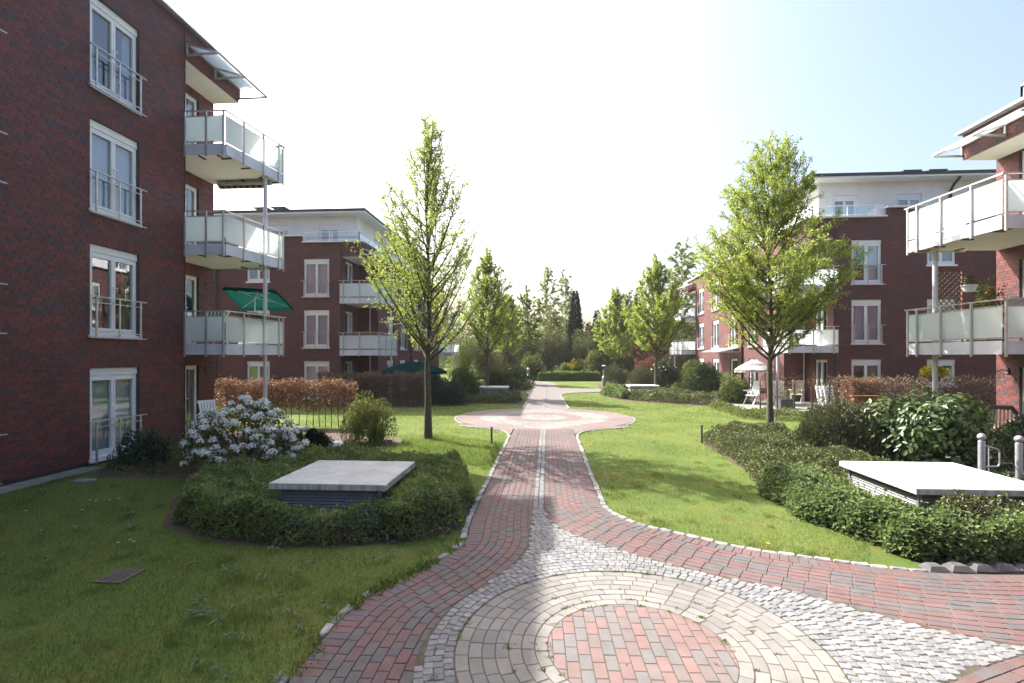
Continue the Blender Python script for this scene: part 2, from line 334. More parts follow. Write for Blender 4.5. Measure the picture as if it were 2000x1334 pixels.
def dup(root, loc, rz=0.0, label=None):
    r = root.copy(); COL.objects.link(r); r.location = loc; r.rotation_euler = (0, 0, rz)
    if label: r['label'] = label
    for ch in list(root.children):
        c = ch.copy(); COL.objects.link(c); c.parent = r
        for g in ch.children:
            d = g.copy(); COL.objects.link(d); d.parent = c
    return r

def npmesh(name, V, F, mat):
    """V (n,3), F (m,k) arrays"""
    me = bpy.data.meshes.new(name); m, k = F.shape
    me.vertices.add(len(V)); me.vertices.foreach_set('co', np.ascontiguousarray(V, dtype=np.float32).ravel())
    me.loops.add(m*k); me.loops.foreach_set('vertex_index', np.ascontiguousarray(F, dtype=np.int32).ravel())
    me.polygons.add(m); me.polygons.foreach_set('loop_start', np.arange(0, m*k, k, dtype=np.int32)); me.polygons.foreach_set('loop_total', np.full(m, k, dtype=np.int32))
    me.update(calc_edges=True); me.materials.append(M[mat]); return me
def unit(a): return a/np.maximum(np.linalg.norm(a, axis=1, keepdims=True), 1e-9)
def leafmesh(name, P, D, Nn, L, ratio, mat, fold=0.18, droop=0.12):
    """leaf-sized folded faces: P base, D axis, Nn rough normal, L length"""
    D = unit(D); S = unit(np.cross(D, Nn)); U = np.cross(S, D); L = np.asarray(L).reshape(-1, 1)*np.ones((len(P), 1))
    a = P; w = L*ratio/2
    b = P+D*L*0.45+S*w+U*L*fold; c = P+D*L-U*L*droop; d = P+D*L*0.45-S*w+U*L*fold; 
    V = np.stack([a, b, c, d], 1).reshape(-1, 3); k = np.arange(len(P))*4
    F = np.concatenate([np.stack([k, k+1, k+2], 1), np.stack([k, k+2, k+3], 1)])
    return npmesh(name, V, F, mat)
def rdir(n): return unit(rng.normal(size=(n, 3)))
def inpoly(P, poly):
    P = np.asarray(P, float); x, y = P[:, 0], P[:, 1]; r = np.zeros(len(P), bool); n = len(poly)
    for i in range(n):
        x1, y1 = poly[i]; x2, y2 = poly[(i+1) % n]
        if y1 == y2: continue
        c = ((y1 > y) != (y2 > y)) & (x < (x2-x1)*(y-y1)/(y2-y1)+x1); r ^= c
    return r
def polydist(P, poly, closed=True):
    P = np.asarray(P, float)[:, :2]; d = np.full(len(P), 1e9); n = len(poly)
    for i in range(n if closed else n-1):
        a = np.array(poly[i]); b = np.array(poly[(i+1) % n]); ab = b-a; l = max((ab**2).sum(), 1e-12)
        t = np.clip(((P-a)@ab)/l, 0, 1)[:, None]; d = np.minimum(d, np.linalg.norm(P-a-t*ab, axis=1))
    return d
def clip_convex(subj, clip):
    """part of polygon SUBJ inside convex CLIP (both lists of 2-D points, CLIP counter-clockwise)"""
    out = list(subj); n = len(clip)
    for i in range(n):
        (ax, ay), (bx, by) = clip[i], clip[(i+1) % n]; inp, out = out, []
        if not inp: return []
        side = lambda p: (bx-ax)*(p[1]-ay)-(by-ay)*(p[0]-ax)
        s = inp[-1]; ss = side(s)
        for e in inp:
            se = side(e)
            if (se >= 0) != (ss >= 0):
                t = ss/(ss-se); out.append((s[0]+(e[0]-s[0])*t, s[1]+(e[1]-s[1])*t))
            if se >= 0: out.append(e)
            s, ss = e, se
    return out
def area(p): return 0.5*sum(p[i][0]*p[(i+1) % len(p)][1]-p[(i+1) % len(p)][0]*p[i][1] for i in range(len(p)))
def tidy(p):
    q = []
    for a in p:
        if not q or math.hypot(a[0]-q[-1][0], a[1]-q[-1][1]) > 0.004: q.append(a)
    if len(q) > 2 and math.hypot(q[0][0]-q[-1][0], q[0][1]-q[-1][1]) < 0.004: q.pop()
    return q[::-1] if len(q) > 2 and area(q) < 0 else q
def smooth_line(pts, step=0.05):
    """Catmull-Rom through points, resampled"""
    P = [np.array(p, float) for p in pts]; P = [2*P[0]-P[1]]+P+[2*P[-1]-P[-2]]; out = []
    for i in range(1, len(P)-2):
        p0, p1, p2, p3 = P[i-1:i+3]; n = max(2, int(np.linalg.norm(p2-p1)/step))
        for k in range(n):
            t = k/n; out.append(0.5*(2*p1+(p2-p0)*t+(2*p0-5*p1+4*p2-p3)*t*t+(3*p1-p0-3*p2+p3)*t**3))
    out.append(P[-2]); return np.array(out)
def walk(line, step, start=0.0):
    """points and headings at equal distances along a polyline"""
    d = np.r_[0, np.cumsum(np.linalg.norm(np.diff(line, axis=0), axis=1))]; s = np.arange(start, d[-1], step)
    x = np.interp(s, d, line[:, 0]); y = np.interp(s, d, line[:, 1])
    h = 0.02; x2 = np.interp(s+h, d, line[:, 0])-np.interp(s-h, d, line[:, 0]); y2 = np.interp(s+h, d, line[:, 1])-np.interp(s-h, d, line[:, 1])
    return x, y, np.arctan2(y2, x2)
def offset_line(line, o):
    t = np.gradient(line, axis=0); t /= np.linalg.norm(t, axis=1, keepdims=True); return line+np.stack([-t[:, 1], t[:, 0]], 1)*o
CAMF = np.array([-math.sin(R(4)), math.cos(R(4))]); CAMR = np.array([math.cos(R(4)), math.sin(R(4))])
def seen(x, y, z=0.0, pad=0.02):
    d = x*CAMF[0]+y*CAMF[1]; l = x*CAMR[0]+y*CAMR[1]
    if d < 0.3: return False
    v = (CAMZ-z)/d
    return abs(l/d) < 1+pad and -0.71-pad < v < 0.65+pad
def camdist(x, y): return math.hypot(x, y)

# ------------------------------------------------------------------ ground and paving
g = MB()
def grid_sheet(mb, x0, y0, x1, y1, z, n=1): mb.quad((x0, y0, z), (x1, y0, z), (x1, y1, z), (x0, y1, z))
grid_sheet(g, -130, -60, 150, 170, 0.0); structure('lawn', g, 'lawn')

KL = smooth_line([(-1.12, 17.2), (-1.09, 16.0), (-1.09, 13.75), (-1.1, 11.8), (-1.09, 10.1), (-1.1, 9.0), (-1.11, 8.2), (-1.09, 7.2), (-1.06, 6.5), (-1.23, 5.92), (-1.48, 5.46), (-1.68, 5.1), (-1.79, 4.85), (-1.86, 4.5), (-1.88, 4.2), (-1.89, 3.8), (-1.87, 3.3), (-1.8, 2.6)])
KR = smooth_line([(0.83, 17.2), (0.82, 16.0), (0.81, 14.9), (0.82, 12.7), (0.82, 10.4), (0.84, 9.3), (0.85, 8.35), (0.91, 7.95), (1.07, 7.62), (1.29, 7.32), (1.71, 6.97), (2.14, 6.67), (2.54, 6.44), (2.96, 6.27), (3.35, 6.13), (3.72, 6.02), (4.08, 5.95), (4.5, 5.92), (5.25, 5.95), (6.6, 6.05), (8.0, 6.2)])
SL = smooth_line([(-0.245, 17.0), (-0.245, 12.0), (-0.245, 8.6), (-0.245, 7.6), (-0.25, 6.7), (-0.29, 6.15), (-0.47, 5.66), (-0.78, 5.08), (-0.92, 4.75), (-1.0, 4.37), (-1.03, 4.0), (-0.96, 3.6), (-0.80, 3.2), (-0.55, 2.8)])
SR = smooth_line([(-0.055, 17.0), (-0.055, 11.8), (-0.05, 8.6), (-0.03, 8.05), (0.02, 7.6), (0.13, 7.2), (0.47, 6.77), (0.84, 6.39), (1.25, 6.07), (1.79, 5.72), (2.41, 5.40), (2.72, 5.20), (3.0, 4.95), (3.43, 4.68), (3.76, 4.52), (4.3, 4.42)])
CC = np.array([0.74, 4.21]); CR, CI = 1.488, 0.742
P2 = lambda a: [tuple(p) for p in a]
left_red = P2(KL)+P2(SL[::-1]); right_red = P2(KR)+[(8.0, 4.6), (4.5, 4.42)]+P2(SR[::-1])
sett_area = P2(SL[::-1][:])+P2(SR)+[(3.77, 4.34), (3.43, 4.2), (3.02, 3.99), (2.5, 3.6), (2.1, 3.2), (1.8, 2.8)]
corner_red = [(1.8, 2.8), (2.1, 3.2), (2.5, 3.6), (3.02, 3.99), (3.43, 4.2), (3.77, 4.34), (4.3, 4.42), (8.0, 4.6), (8.0, 2.8)]
paved = P2(KL)+[(-1.8, -4), (8.0, -4)]+P2(KR[::-1])
FC = np.array([-0.15, 20.04]); FR = 3.4
circ = lambda c, r, n=64: [(c[0]+r*math.cos(2*math.pi*i/n), c[1]+r*math.sin(2*math.pi*i/n)) for i in range(n)]
far_paved = [(-1.1, 22.6), (-1.1, 24.5), (-1.04, 28.2), (-1.1, 32.0), (-1.45, 34.3), (-1.3, 36.0), (-1.04, 38.7), (-1.1, 45.6), (-2.2, 47.6), (-5.0, 48.6), (-5.0, 50.4), (-1.2, 49.6), (0.1, 48.0), (0.64, 45.4), (0.85, 38.9), (1.6, 38.0), (3.8, 37.8), (8.0, 38.2), (8.0, 35.2), (3.5, 34.6), (1.5, 33.3), (0.78, 31.7), (0.82, 28.0), (0.83, 26.0), (0.95, 24.4), (0.95, 22.6)]

class Pieces:
    def __init__(s): s.items = []
    def add(s, poly, std=None):
        s.items.append((poly, std))
    def flush(s, parent, mat, name, rest, top, depth=0.055, limit=300, jit=0.0015):
        good = [(camdist(*std[1:3]), i) for i, (p, std) in enumerate(s.items) if std is not None and seen(std[1], std[2])]
        good.sort(); pick = {i for _, i in good[:limit]}
        mb = MB()
        for i, (p, std) in enumerate(s.items):
            z = top+rnd.uniform(-jit, jit)
            if i in pick: piece(name, std[0], parent, (std[1], std[2], z), std[3], rnd.uniform(-.008, .008), rnd.uniform(-.008, .008))
            else: mb.stone(p, z-depth, z)
        if mb.v: mb.build(rest, mat, parent, kind='stuff')

def rect(cx, cy, a, l, w):
    c, s_ = math.cos(a), math.sin(a)
    return [(cx+c*x-s_*y, cy+s_*x+c*y) for x, y in ((-l/2, -w/2), (l/2, -w/2), (l/2, w/2), (-l/2, w/2))]
def std_stone(name, poly, mat, depth=0.055, ch=0.0035):
    mb = MB(); mb.stone(poly, -depth, 0, ch); return mb.mesh(name, mat)
BL, BW, J = 0.2, 0.1, 0.0062
me_brick = std_stone('paving_brick', rect(0, 0, 0, BL-J, BW-J), 'paver')
def lay(pc, x, y, a, l, w, region, me):
    q = rect(x, y, a, l-J, w-J)
    ins = inpoly(q+[(x, y)], region)
    if ins.all(): pc.add(q, (me, x, y, a) if me else None)
    elif ins.any():
        c = tidy(clip_convex(region, q))
        if len(c) >= 3 and area(c) > 0.0012: pc.add(c)
def courses(pc, line, sign, region, n, start_y=99):
    """a header course, then stretchers, parallel to a kerb line"""
    hl = offset_line(line, sign*(BL/2+0.004)); x, y, a = walk(hl, BW, 0.05)
    for xi, yi, ai in zip(x, y, a): lay(pc, xi, yi, ai+math.pi/2, BL, BW, region, me_brick)
    for k in range(n):
        o = BL+0.006+BW*(k+0.5); cl = offset_line(line, sign*o); x, y, a = walk(cl, BL, 0.1+(k % 2)*BL/2+rnd.uniform(0, .03))
        for xi, yi, ai in zip(x, y, a): lay(pc, xi, yi, ai, BL, BW, region, me_brick)
bed = MB(); bed.add([(x, y, 0.0225) for x, y in paved], [tuple(range(len(paved)))])
path = structure('path', bed, 'joint')
pc = Pieces()
courses(pc, KL, 1, left_red, 9); courses(pc, KR, -1, right_red, 16)
ang = math.atan2(0.35, 0.75)
for i in range(-12, 40):
    for k in range(-12, 24):
        u, v = i*BL+(k % 2)*BL/2, k*BW
        x, y = 2.5+math.cos(ang)*u-math.sin(ang)*v, 3.6+math.sin(ang)*u+math.cos(ang)*v
        lay(pc, x, y, ang, BL, BW, corner_red, me_brick)
pc.flush(path, 'paver', 'paving_brick', 'paving_brickwork', 0.030)
# kerb stones along both edges
me_kerbs = []
for k in range(5):
    q = [(x+rnd.uniform(-.008, .008), y+rnd.uniform(-.012, .012)) for x, y in [(-.085, -.04), (0, -.046), (.085, -.04), (.088, .035), (0, .05), (-.088, .035)]]
    me_kerbs.append(std_stone('kerb_stone', q, 'kerb', 0.08, 0.012))
for line, sg, st in ((KL, -1, 0.1), (KR, 1, 0.15)):
    x, y, a = walk(offset_line(line, sg*0.052), 0.185, st)
    for xi, yi, ai in zip(x, y, a):
        if xi > 4.2 or yi < 2.9 or yi > 15.3: continue
        if not seen(xi, yi): continue
        if sg < 0 and yi < 6.6 and rnd.random() < 0.45: continue
        piece('kerb_stone', rnd.choice(me_kerbs), path, (xi+rnd.uniform(-.008, .008), yi, 0.036+rnd.uniform(-.010, .008)), ai+rnd.uniform(-.06, .06), rnd.uniform(-.03, .03), rnd.uniform(-.03, .03))
me_big = std_stone('kerb_block', [(-.12, -.1), (.12, -.1), (.125, .06), (.09, .11), (-.09, .11), (-.125, .06)], 'darkkerb', 0.16, 0.05)
for k in range(11): piece('kerb_block', me_big, path, (4.32+k*0.255, 6.05+0.02*k+rnd.uniform(-.015, .015), 0.085+rnd.uniform(-.018, .015)), rnd.uniform(-.06, .06), rnd.uniform(-.06, .06), rnd.uniform(-.04, .04))

# foreground circle: brick disc and seven rings of tan blocks
disc = MB(); disc.add([(x, y, 0.0255) for x, y in circ(CC, CR, 72)], [tuple(range(72))])
circle = structure('paved_circle', disc, 'joint')
me_worn = std_stone('paving_brick', rect(0, 0, 0, BL-J, BW-J), 'wornpaver')
pc = Pieces(); inner = circ(CC, CI-0.003, 72); da = R(91.5)
for i in range(-6, 7):
    for k in range(-9, 10):
        u, v = (i+(k % 2)*0.5)*BL, (k+0.5)*BW
        lay(pc, CC[0]+math.cos(da)*u-math.sin(da)*v, CC[1]+math.sin(da)*u+math.cos(da)*v, da, BL, BW, inner, me_worn)
pc.flush(circle, 'wornpaver', 'paving_brick', 'cut_brick_edging', 0.031)
pc = Pieces(); nc = 7; cw = (CR-CI)/nc
for k in range(nc):
    r0, r1 = CI+k*cw+J/2, CI+(k+1)*cw-J/2; n = int(2*math.pi*(r0+r1)/2/0.205); w = 2*math.pi/n; jj = J/((r0+r1)/2)
    prof = [(r0, -w/2+jj/2), (r0, 0), (r0, w/2-jj/2), (r1, w/2-jj/2), (r1, 0), (r1, -w/2+jj/2)]
    rm = (r0+r1)/2
    prof = [(r0, -w/2+jj/2), (r1, -w/2+jj/2), (r1, 0), (r1, w/2-jj/2), (r0, w/2-jj/2), (r0, 0)]
    me = std_stone('tan_block', [(r*math.cos(b)-rm, r*math.sin(b)) for r, b in prof], 'tanpaver')
    off = rnd.uniform(0, w)
    for i in range(n):
        t = off+i*w; pc.add([(CC[0]+r*math.cos(t+b), CC[1]+r*math.sin(t+b)) for r, b in prof], (me, CC[0]+rm*math.cos(t), CC[1]+rm*math.sin(t), t))
pc.flush(circle, 'tanpaver', 'tan_block', 'tan_blockwork', 0.031)

# granite setts: the field round the circle and the two-row strip up the middle of the path
sb = MB(); sb.add([(x, y, 0.0285) for x, y in sett_area], [tuple(range(len(sett_area)))])
setts = structure('cobbled_area', sb, 'joint')
me_setts = []
for k in range(8):
    a_ = [(-.037, -.034), (0, -.037), (.037, -.034), (.039, 0), (.036, .035), (0, .037), (-.037, .035), (-.039, 0)]
    me_setts.append(std_stone('sett', [(0.99*x+rnd.uniform(-.003, .003), 0.99*y+rnd.uniform(-.003, .003)) for x, y in a_], 'sett', 0.07, 0.0045))
def sett_poly(me, x, y, t):
    n = len(me.vertices)//3; c, s_ = math.cos(t), math.sin(t)
    return [(x+c*v.co.x-s_*v.co.y, y+s_*v.co.x+c*v.co.y) for v in me.vertices[:n]]
pc = Pieces(); sett_field = [p for p in sett_area]
pitch = 0.0775
for k in range(48):
    r = CR+0.047+k*pitch; n = int(2*math.pi*r/0.0785); ph = rnd.uniform(0, 1)
    tt = (np.arange(n)+ph)/n*2*math.pi; X = np.stack([CC[0]+r*np.cos(tt), CC[1]+r*np.sin(tt)], 1)
    ok = inpoly(X, sett_field) & (X[:, 1] > 2.9) & (X[:, 1] < 7.9); dd = polydist(X[ok], sett_field)
    for (x, y), t, d in zip(X[ok], tt[ok], dd):
        if d < 0.022: continue
        x += rnd.uniform(-.005, .005); y += rnd.uniform(-.005, .005); me = rnd.choice(me_setts); t += math.pi*rnd.randint(0, 1)+rnd.uniform(-.12, .12)
        q = sett_poly(me, x, y, t)
        if d < 0.05:
            c = tidy(clip_convex(sett_field, q))
            if len(c) >= 3 and area(c) > 0.0008: pc.add(c)
        else: pc.add(q, (me, x, y, t))
y = 7.75
while y < 16.6:
    for x in (-0.195, -0.105):
        me = rnd.choice(me_setts); xx, yy = x+rnd.uniform(-.005, .005), y+rnd.uniform(-.008, .008); t = math.pi/2*rnd.randint(0, 3)
        pc.add(sett_poly(me, xx, yy, t), (me, xx, yy, t))
    y += 0.083
pc.flush(setts, 'sett', 'sett', 'sett_paving', 0.035, 0.07, 300, 0.0022)

# the second circle and the far path
fb = MB(); fp = [(p[0], p[1]) for p in circ(FC, FR+0.02, 72)]
fb.add([(x, y, 0.0255) for x, y in fp], [tuple(range(72))])
plaza = structure('round_plaza', fb, 'joint')
me_red = me_worn; red, white = Pieces(), Pieces()
me_light = std_stone('light_block', rect(0, 0, 0, BL-J, BW-J), 'tanpaver')
for k in range(34):
    r = (k+0.5)*0.1; n = max(3, int(2*math.pi*r/0.2)); ph = rnd.random()
    for i in range(n):
        t = (i+ph)/n*2*math.pi; x, y = FC[0]+r*math.cos(t), FC[1]+r*math.sin(t)
        w = abs(x-FC[0]); fan = abs(y-FC[1]) > 2.2 and w < max(0.1, 1.35-(abs(y-FC[1])-2.0)*0.85)
        if abs(y-FC[1]) > 3.0 and w < 0.1: fan = True
        light = r < 0.95 or 1.5 < r < 2.48 or fan
        (white if light else red).add(rect(x, y, t+math.pi/2, BL-J, BW-J), (me_light if light else me_red, x, y, t+math.pi/2))
red.flush(plaza, 'wornpaver', 'paving_brick', 'red_brick_ring', 0.031, limit=0); white.flush(plaza, 'tanpaver', 'light_block', 'light_block_ring', 0.031, limit=0)
for i in range(116):
    t = (i+0.5)/116*2*math.pi; x, y = FC[0]+(FR+0.055)*math.cos(t), FC[1]+(FR+0.055)*math.sin(t)
    if abs(x+0.15) < (2.75 if y < FC[1] else 1.0): continue
    piece('kerb_stone', rnd.choice(me_kerbs), plaza, (x, y, 0.022+rnd.uniform(-.012, .008)), t+math.pi/2)
flares = []
for sx in (1, -1):
    fx = lambda x: x if sx > 0 else -0.3-x
    crv = smooth_line([(0.83, 15.3), (0.90, 15.9), (1.12, 16.4), (1.55, 16.78), (2.1, 17.08), (2.75, 17.55)], 0.08)
    arc = [(x, FC[1]-math.sqrt(FR**2-(x-FC[0])**2)) for x in np.linspace(2.7, 0.86, 16)]+[(0.83, 16.7)]
    fpoly = [(fx(x), y) for x, y in P2(crv)+arc]; flares.append(fpoly)
    fb2 = MB(); fb2.add([(x, y, 0.0215) for x, y in fpoly], [tuple(range(len(fpoly)))]); fb2.build('flare_bed', 'joint', plaza)
    pc = Pieces()
    for i in range(14):
        for k in range(24): lay(pc, fx(0.8)+sx*(i+.5*(k % 2))*BL, 15.25+k*BW, 0.0, BL, BW, fpoly, None)
    pc.flush(plaza, 'wornpaver', 'paving_brick', 'flare_brickwork', 0.031)
    x, y, a = walk(np.array([(fx(px)+sx*.05, py-.02) for px, py in P2(crv)]), 0.19)
    for xi, yi, ai in zip(x, y, a): piece('kerb_stone', rnd.choice(me_kerbs), plaza, (xi, yi, 0.03+rnd.uniform(-.01, .006)), ai)
fm = MB(); fm.add([(x, y, 0.020) for x, y in far_paved], [tuple(range(len(far_paved)))])
farp = structure('far_path', fm, 'farpave')
for side in ([(-1.15, 23.6), (-1.09, 28.2), (-1.15, 32.0), (-1.5, 34.3)], [(0.98, 23.6), (0.88, 26.0), (0.87, 28.0), (0.83, 31.7), (1.55, 33.3), (3.5, 34.5)]):
    x, y, a = walk(smooth_line(side), 0.19)
    for xi, yi, ai in zip(x, y, a): piece('kerb_stone', rnd.choice(me_kerbs), farp, (xi, yi, 0.045), ai)
ms = MB(); y = 23.5
while y < 44:
    for x in (-0.195, -0.105): ms.stone(rect(x, y, 0, 0.08, 0.078), -0.03, 0.034, 0.01)
    y += 0.083
ms.build('sett_strip', 'sett', farp, kind='stuff')

# planting beds (bare soil under the plants)
BED1 = [(-5.85, 7.55), (-5.42, 6.83), (-4.75, 6.5), (-4.1, 6.27), (-3.4, 6.2), (-2.7, 6.24), (-1.78, 6.47), (-1.24, 7.0), (-1.2, 8.2), (-1.40, 9.3), (-1.8, 10.05), (-2.6, 10.5), (-4.4, 10.7), (-5.9, 10.7), (-6.4, 9.4), (-6.3, 8.2)]
BEDW = [(-9.55, 10.6), (-9.3, 9.85), (-8.6, 9.55), (-7.6, 9.5), (-6.6, 9.7), (-6.2, 10.4), (-6.0, 11.0), (-5.0, 11.2), (-4.6, 12.4), (-3.9, 13.4), (-4.2, 14.6), (-5.2, 15.0), (-6.3, 16.2), (-9.8, 16.2), (-9.8, 13.3), (-9.55, 13.0)]
BEDR = [(4.55, 15.2), (4.3, 14.5), (4.2, 13.6), (4.27, 12.7), (4.14, 11.9), (4.2, 11.0), (3.85, 9.8), (3.82, 7.95), (4.02, 7.3), (4.2, 6.7), (4.3, 6.3), (9.5, 6.3), (9.5, 16.6), (6.5, 16.6), (5.2, 16.0)]
BEDF = [(-6.3, 25.6), (-1.6, 25.6), (-1.25, 26.6), (-1.35, 29.4), (-2.0, 30.5), (-1.3, 36), (-3, 41), (-9.8, 41), (-9.8, 30.0), (-6.4, 28.0)]
BEDG = [(3.2, 31.5), (4.0, 28.2), (5.5, 26.8), (7.5, 25.2), (12, 24.9), (12, 44), (4.2, 44), (3.8, 38.2), (8.0, 38.0), (8.0, 35.4), (3.4, 34.4)]
BEDH2 = [(-11.5, 23.6), (-5.6, 23.6), (-5.6, 25.2), (-11.5, 25.2)]
for nm, b in (('flower_bed', BED1), ('flower_bed', BEDW), ('flower_bed', BEDR), ('flower_bed', BEDF), ('flower_bed', BEDG), ('flower_bed', BEDH2)):
    s_ = MB(); s_.add([(x, y, 0.004) for x, y in b], [tuple(range(len(b)))]); structure(nm, s_, 'soil')
w = MB(); w.box(-9.98, -6, -0.05, -9.5, 10.35, 0.02); structure('wall_footing_path', w, 'oldconcrete')
w = MB(); w.box(8.7, 21.6, -0.05, 17.5, 28.5, 0.12); structure('patio', w, 'oldconcrete')
w = MB(); w.box(9.6, 9.6, -0.05, 20, 16.5, 0.10); structure('patio', w, 'oldconcrete')
PATIO = [(8.7, 21.6), (17.5, 21.6), (17.5, 28.5), (8.7, 28.5)]
NOGRASS = flares+[paved, circ(FC, FR+0.1), far_paved, BED1, BEDW, BEDR, BEDF, BEDG, BEDH2, PATIO, [(-10, -6), (-9.5, -6), (-9.5, 10.35), (-10, 10.35)], [(-4.77, 5.13), (-4.51, 5.13), (-4.51, 5.40), (-4.77, 5.40)]]

# ------------------------------------------------------------------ buildings
class Face:
    """a wall plane: o origin, U along, n outward; z up"""
    def __init__(s, o, U, n): s.o, s.U, s.n = Vector(o), Vector(U), Vector(n); s.rz = math.atan2(U[1], U[0])
    def p(s, u, z, d=0.0): return tuple(s.o+s.U*u+s.n*d+Vector((0, 0, z)))
    def box(s, mb, u0, u1, z0, z1, d0, d1): mb.box8([s.p(u0, z0, d0), s.p(u1, z0, d0), s.p(u1, z0, d1), s.p(u0, z0, d1), s.p(u0, z1, d0), s.p(u1, z1, d0), s.p(u1, z1, d1), s.p(u0, z1, d1)])
def wall_mesh(F, u0, u1, z0, z1, ops, depth=0.15, d=0.0):
    mb = MB(); us = sorted({u0, u1, *[x for o in ops for x in o[:2]]}); zs = sorted({z0, z1, *[x for o in ops for x in o[2:4]]})
    us = [x for x in us if u0 <= x <= u1]; zs = [x for x in zs if z0 <= x <= z1]
    for a, b in zip(us, us[1:]):
        for c, e in zip(zs, zs[1:]):
            m, n = (a+b)/2, (c+e)/2
            if any(o[0] < m < o[1] and o[2] < n < o[3] for o in ops): continue
            mb.quad(F.p(a, c, d), F.p(b, c, d), F.p(b, e, d), F.p(a, e, d))
    for a, b, c, e in ops:
        mb.quad(F.p(a, c, d), F.p(a, e, d), F.p(a, e, -depth), F.p(a, c, -depth)); mb.quad(F.p(b, c, d), F.p(b, e, d), F.p(b, e, -depth), F.p(b, c, -depth))
        mb.quad(F.p(a, e, d), F.p(b, e, d), F.p(b, e, -depth), F.p(a, e, -depth)); mb.quad(F.p(a, c, d), F.p(b, c, d), F.p(b, c, -depth), F.p(a, c, -depth))
    return mb
RH, BRL, BJ = 0.0775, 0.24, 0.010
bm = MB(); bm.box(-BRL/2, -0.0075, -(RH-BJ)/2, BRL/2, 0.0075, (RH-BJ)/2); me_wallbrick = bm.mesh('brick', 'brick')
def lay_bricks(parent, F, u0, u1, z0, z1, ops, single):
    """every brick of a face as geometry, proud of the mortar; the largest-looking ones single objects"""
    mb = MB(); cand = []
    for r in range(int((z1-z0)/RH)):
        zc = z0+(r+0.5)*RH; free = [(u0, u1)]
        cuts = []
        for a, b, c, e in ops:
            if c-0.01 < zc < e: cuts.append((a, b))
            elif e <= zc < e+0.245: cuts.append((a-0.12, b+0.12))
        for a, b in cuts: free = [q for s_, t_ in free for q in ((s_, min(t_, a)), (max(s_, b), t_)) if q[1]-q[0] > 0.03]
        off = (0.5 if r % 2 else 0.0)*(BRL+BJ)+(0.0625 if r % 4 > 1 else 0)
        for s_, t_ in free:
            k = math.floor((s_-u0-off)/(BRL+BJ)); 
            while True:
                a = u0+off+k*(BRL+BJ); k += 1
                if a >= t_: break
                b = min(a+BRL, t_); full = a >= s_ and a+BRL <= t_; a = max(a, s_)
                if b-a < 0.025: continue
                c = (a+b)/2; P = F.p(c, zc)
                q = (a, b, zc-(RH-BJ)/2, zc+(RH-BJ)/2, P)
                if full and seen(P[0], P[1], P[2], 0): cand.append(q)
                else: F.box(mb, *q[:4], -0.012, 0.006+rnd.uniform(-.001, .0015))
    for a, b, c, e in ops:
        if e+0.24 > z1: continue
        u = a-0.12
        while u < b+0.1: F.box(mb, u, u+0.066, e+0.006, e+0.236, -0.012, 0.0065+rnd.uniform(-.001, .0015)); u += 0.076
    cand.sort(key=lambda q: (Vector(q[4])-cam.location).length)
    for i, q in enumerate(cand):
        if i < single:
            o = piece('brick', me_wallbrick, parent, Vector(q[4])+F.n*rnd.uniform(-.003, .0), F.rz)
        else: F.box(mb, *q[:4], -0.012, 0.006+rnd.uniform(-.001, .0015))
    if mb.v: mb.build('brickwork', 'brick', parent, kind='stuff')
def curtain_mesh(F, u0, u1, z0, z1, d, folds=True, amp=0.025, wl=0.11):
    mb = MB(); n = max(2, int((u1-u0)/0.028)) if folds else 1; ph = rnd.uniform(0, 6)
    pts = [(u0+(u1-u0)*i/n, d+(amp*math.sin(ph+6.283*(u0+(u1-u0)*i/n)/wl+0.8*math.sin(i*0.6)) if folds else 0)) for i in range(n+1)]
    for (a, da), (b, db) in zip(pts, pts[1:]): mb.quad(F.p(a, z0, da), F.p(b, z0, db), F.p(b, z1, db), F.p(a, z1, da))
    return mb
